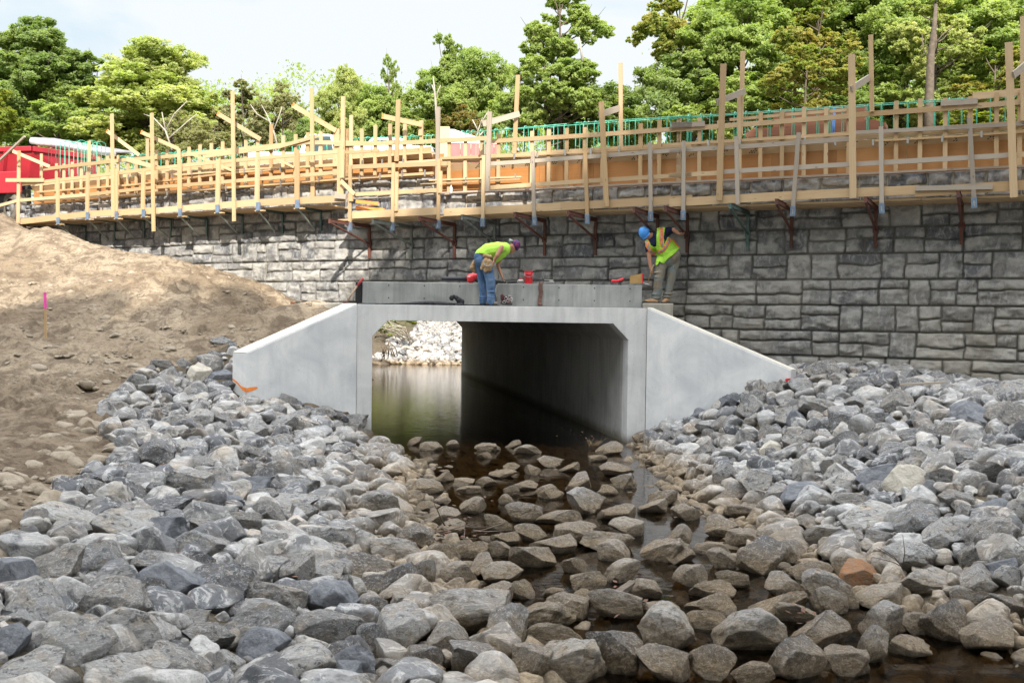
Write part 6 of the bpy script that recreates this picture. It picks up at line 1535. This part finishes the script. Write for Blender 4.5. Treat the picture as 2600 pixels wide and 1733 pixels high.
# harness heap by the bending worker's feet
rrh = random.Random(3); hz = thing('safety_harness', 'heap of red-brown harness webbing by the bending worker\'s boots', 'harness', (q(540, 870).x, 21.05, zt))
m = MB()
for i in range(16):
    p = [q(500 + rrh.uniform(-25, 80), 865 - rrh.uniform(0, 90) * (1 - i / 20), 21.05 + rrh.uniform(-.1, .1)) for _ in range(4)]
    for u, v in zip(p[:-1], p[1:]): m.bar(u, v, .045, .006, (rrh.uniform(-.4, .4), -1, rrh.uniform(-.3, .6)))
m.build('webbing', cloth('webbing_cloth', (.16, .06, .055), (.1, .04, .04), 10, .3), hz)
m = MB()
for i in range(5): c = q(510 + i * 18, 850 - (i * 37) % 60, 20.95); m.tube([c + Vector((.03 * math.cos(a), -.01, .03 * math.sin(a))) for a in np.linspace(0, 6.28, 12)], .006, 5)
m.build('buckle', M_galv, hz)
blob('pad', [(q(500, 860, 21.0), .035, q(580, 868, 21.0), .03), (q(545, 800, 21.1), .03, q(560, 850, 21.1), .035)], M_dark, hz, .009, 2)
# black fabric along the deck
pr = []; rf = random.Random(9)
for x in range(1095, 1990, 26):
    y = 832 - (9 * math.exp(-((x - 1550) / 160) ** 2)) - rf.uniform(0, 5); X = 500 + x / S; Yp = 450 + y / S
    c = atY(X, Yp, 21.1); pr.append(('e', (c.x, 21.1 + rf.uniform(-.06, .06), zt + .012 + .03 * math.exp(-((x - 1550) / 160) ** 2)), (.11, .12, .018 + .03 * math.exp(-((x - 1560) / 150) ** 2)), Matrix.Rotation(rf.uniform(-.1, .1), 3, 'Y')))
for x, y, r_ in ((1690, 800, .05), (1705, 790, .035), (1722, 800, .045), (1740, 818, .06), (1760, 825, .05)): c = atY(*c4(x, y), 21.1); pr.append(('e', tuple(c), (r_, .05, r_ * 1.2)))
o = blob('black_fabric', pr, cloth('black_fabric_cloth', (.016, .016, .018), (.03, .03, .033), 12, .9, .7), None, .014, 1); tag(o, 'long rumpled strip of black fabric along the foot of the left slab', 'fabric')
# sledge with a red handle leaning at the left end
sh = thing('digging_bar', 'wooden handled tool with red grip leaning on the left end of the culvert', 'tool', tuple(atY(*c4(992, 830), 21.0)))
P0 = atY(*c4(992, 828), 20.98); P1 = atY(*c4(1062, 722), 21.25); P2 = atY(*c4(1100, 672), 21.38)
MB().tube([P0, P1], .02, 10).build('handle', simple('old_handle_wood', (.3, .2, .13)), sh, True)
MB().tube([P1, P1.lerp(P2, .8), P2], [.024, .026, .034], 10).build('red_grip', simple('red_grip_paint', (.35, .04, .04)), sh, True)
MB().tube([P0 - Vector((.06, 0, .0)), P0 + Vector((.05, 0, .0))], .03, 8).build('tool_head', M_rust, sh, True)
# pink topped survey stake
zf = atY(117, 872, 20.0); g = ground_hit(117, 874); 
stk = thing('survey_stake', 'thin wooden survey stake with a bright pink top on the sandy slope', 'stake', (g.x, g.y, g.z))
p0 = atY(117, 878, g.y); p1 = atY(115, 783, g.y); p2 = atY(114, 742, g.y)
MB().bar(p0 - Vector((0, 0, .2)), p1, .045, .02, (0, -1, 0)).build('stake_shaft', M_new, stk)
MB().bar(p1, p2, .05, .024, (0, -1, 0)).build('pink_top', simple('pink_paint', (.85, .09, .42), rough=.6), stk)
# small red marker by the right wing
p = atY(1700 + 785 / S, 500 + 1212 / S, 18.9)
o = MB().box8([p + Vector(v) for v in ((-.05, 0, -.02), (.05, 0, -.03), (.05, .02, -.03), (-.05, .02, -.02), (-.04, 0, .02), (.05, 0, .03), (.05, .02, .03), (-.04, .02, .02))]).build('marker_flag', M_redp); tag(o, 'tiny pink-red marker flag at the foot of the right wing wall', 'flag')
# weathered board on the right bank and a little timber in the creek
def groundboard(name, label, x0, y0, x1, y1, w_, t_, mat, lift=.12, cat='board', Y=None):
    a = ground_hit(x0, y0); b = ground_hit(x1, y1); a.z = max(a.z, 0) + lift; b.z = max(b.z, 0) + lift
    o = MB().bar(a, b, w_, t_, (0, 0, 1)).build(name, mat); tag(o, label, cat); return o
groundboard('old_board', 'weathered board lying between the rocks high on the right bank', 2285, 1010, 2400, 1004, .12, .03, M_grey, .22)
groundboard('drift_timber', 'reddish brown broken timber wedged in the creek between large rocks', 1558, 1588, 1604, 1562, .07, .04, M_bark, .10, 'timber')
m = MB(); rs4 = random.Random(21)
for i in range(10):
    p = ground_hit(1090 + rs4.uniform(0, 110), 1368 + rs4.uniform(-10, 20)); p.z = .07; d_ = Vector((rs4.uniform(-1, 1), rs4.uniform(-.4, .4), rs4.uniform(-.1, .2))).normalized(); m.tube([p, p + d_ * .15, p + d_ * rs4.uniform(.25, .5) + Vector((0, 0, .03))], [.01, .008, .004], 5)
o = m.build('twigs', M_bark, None, True, fixn=False); tag(o, 'dark twigs caught on rocks in the middle of the creek', 'twigs')
m = MB()
for i in range(4):
    p = ground_hit(2290, 1500); p.z += .22; d_ = Vector((rs4.uniform(-1, 1), rs4.uniform(-.2, .2), rs4.uniform(-.2, 1))).normalized(); m.tube([p, p + d_ * .12 + Vector((.02, 0, .01)), p + d_ * rs4.uniform(.2, .32)], [.005, .004, .002], 5)
o = m.build('twigs', M_bark, None, True, fixn=False); tag(o, 'thin dark twigs sticking up from the rocks low on the right bank', 'twigs')
m = MB()
for i in range(26):
    p = atY(1505 + rs4.uniform(-10, 12), 1136, 19.7); d_ = Vector((rs4.uniform(-.8, .8), rs4.uniform(-.5, .5), 1)).normalized(); m.tube([p, p + d_ * .08, p + d_ * rs4.uniform(.1, .25) + Vector((rs4.uniform(-.05, .05), 0, 0))], [.004, .003, .001], 4)
o = m.build('dry_grass_tuft', simple('dry_grass', (.35, .24, .13)), None, True, fixn=False); tag(o, 'tuft of dry brown grass on a rock at the culvert mouth', 'grass tuft')
m = MB()
lf = []
for (cx, cy, n_, sx, sy) in ((1130, 1380, 40, 45, 14), (1630, 1195, 14, 30, 8), (1460, 1145, 14, 30, 6), (2050, 1650, 18, 30, 16), (1230, 1330, 6, 30, 20), (1450, 1150, 8, 60, 10), (1010, 1300, 5, 10, 6), (1400, 1420, 12, 120, 60), (1600, 1610, 10, 40, 30), (700, 1500, 8, 300, 100), (380, 1230, 10, 60, 40)):
    for i in range(n_):
        p = ground_hit(cx + rs4.gauss(0, sx), cy + rs4.gauss(0, sy)); p.z = max(p.z, 0) + rs4.uniform(.03, .2)
        a = Vector((rs4.uniform(-1, 1), rs4.uniform(-1, 1), rs4.uniform(-.3, .3))).normalized() * .03; b = a.cross(Vector((rs4.uniform(-.3, .3), rs4.uniform(-.3, .3), 1))).normalized() * .02
        k = len(m.v); m.v += [p - a, p + b, p + a, p - b]; m.f.append((k, k + 1, k + 2, k + 3)); m.uv += [(0, 0)] * 4
o = m.build('fallen_leaves', simple('brown_leaf', (.11, .05, .028), (.07, .035, .022), .8, 30, 0), None, fixn=False); tag(o, 'scattered fallen red-brown leaves among the creek rocks', 'leaves', None, 'stuff')
# pebbles and clods on the bare slope
allV = []; allF = []; nv = 0; n = 9000
X = rs.uniform(-13, -3.2, n); Yp = rs.uniform(5, 29, n); Z = H0(X, Yp); px, py = nproj(X, Yp, Z); inr = in_poly(px, py)
for x, y, z, k in zip(X, Yp, Z, inr):
    if k or y > Yw(x) - .2 or (x > -5.2 and y > 18.9 and x > BLp.x - .4 and y < 22): continue
    r = min(.12, .012 + rk.expovariate(1 / .014)) * (1.4 if rk.random() < .05 else 1)
    if rk.random() < .10 and nproj(np.array([x + .9]), np.array([y]), np.array([z])) and in_poly(*nproj(np.array([x + 1.0]), np.array([y]), np.array([z])))[0]: r = rk.uniform(.06, .15)
    V, Fc = TINY[rk.randrange(10)]; Mx = np.array(Matrix.Rotation(rk.uniform(0, 6), 3, 'Z')); P = (V * (r * 1.2, r, r * .7)) @ Mx.T + (x, y, z + fbm(x * 1.1, y * 1.1, 5, 3) * .2 - .1 + .02); allV.append(P); allF.append(Fc + nv); nv += len(P)
o = np_mesh('pebbles', np.vstack(allV), np.vstack(allF), mat_tint_rock('pebble_stone', (.3, .25, .19), (.2, .16, .11))); tag(o, 'pebbles and clods scattered over the bare tan slope', 'pebbles', None, 'stuff')
# ------------------------------------------------------------------ light
world = bpy.data.worlds.new('World'); scene.world = world; world.use_nodes = True
nt = world.node_tree; nt.nodes.clear()
SUN_EL, SUN_AZ = 33.0, 172.0      # azimuth clockwise from +Y: behind the camera, slightly to the right
wo = nt.nodes.new('ShaderNodeOutputWorld'); bg = nt.nodes.new('ShaderNodeBackground'); sky = nt.nodes.new('ShaderNodeTexSky')
sky.sky_type = 'NISHITA'; sky.sun_disc = False; sky.sun_elevation = R(SUN_EL); sky.sun_rotation = R(SUN_AZ); sky.air_density = 1.0; sky.dust_density = 1.5; sky.ozone_density = 1.0
tcn = nt.nodes.new('ShaderNodeTexCoord'); mp = nt.nodes.new('ShaderNodeMapping'); mp.inputs['Scale'].default_value = (1, 1, 3.2)
nz = nt.nodes.new('ShaderNodeTexNoise'); nz.inputs['Scale'].default_value = 2.2; nz.inputs['Detail'].default_value = 7; nz.inputs['Roughness'].default_value = .55; nz.inputs['Distortion'].default_value = .4
rp = nt.nodes.new('ShaderNodeValToRGB'); rp.color_ramp.elements[0].position = .3; rp.color_ramp.elements[1].position = .5
mx = nt.nodes.new('ShaderNodeMix'); mx.data_type = 'RGBA'; mx.inputs[7].default_value = (16, 16.4, 16.8, 1)
nt.links.new(tcn.outputs['Generated'], mp.inputs['Vector']); nt.links.new(mp.outputs[0], nz.inputs['Vector']); nt.links.new(nz.outputs['Fac'], rp.inputs['Fac'])
mm = nt.nodes.new('ShaderNodeMath'); mm.operation = 'MULTIPLY'; mm.inputs[1].default_value = .85; nt.links.new(rp.outputs[0], mm.inputs[0])
nt.links.new(mm.outputs[0], mx.inputs[0]); nt.links.new(sky.outputs[0], mx.inputs[6]); 
# lower sky: pale washed blue with thin cloud; unseen bright cloud added overhead to light the shade
sz = nt.nodes.new('ShaderNodeSeparateXYZ'); nt.links.new(tcn.outputs['Generated'], sz.inputs[0])
r2 = nt.nodes.new('ShaderNodeValToRGB'); r2.color_ramp.elements[0].position = .42; r2.color_ramp.elements[1].position = .8; nt.links.new(sz.outputs[2], r2.inputs['Fac'])
lowc = nt.nodes.new('ShaderNodeMix'); lowc.data_type = 'RGBA'; lowc.inputs[6].default_value = (1.85, 2.4, 2.8, 1); lowc.inputs[7].default_value = (2.75, 2.9, 3.0, 1); nt.links.new(rp.outputs[0], lowc.inputs[0])
fin = nt.nodes.new('ShaderNodeMix'); fin.data_type = 'RGBA'; nt.links.new(r2.outputs[0], fin.inputs[0]); nt.links.new(lowc.outputs[2], fin.inputs[6]); nt.links.new(mx.outputs[2], fin.inputs[7]); nt.links.new(fin.outputs[2], bg.inputs['Color'])
bg.inputs['Strength'].default_value = .12; nt.links.new(bg.outputs[0], wo.inputs['Surface'])
sl = bpy.data.lights.new('sun', 'SUN'); sl.energy = 3.6; sl.angle = R(.55); sl.color = (1, .93, .82)
so = bpy.data.objects.new('sun', sl); COL.objects.link(so)
az = R(SUN_AZ); el = R(SUN_EL)
toward = Vector((math.sin(az) * math.cos(el), math.cos(az) * math.cos(el), math.sin(el)))
so.rotation_euler = toward.to_track_quat('Z', 'Y').to_euler(); so.location = toward * 60
scene.view_settings.view_transform = 'Standard'; scene.view_settings.look = 'None'; scene.view_settings.gamma = 1
scene.view_settings.exposure = 1.5
scene.cycles.max_bounces = 8; scene.cycles.transparent_max_bounces = 12
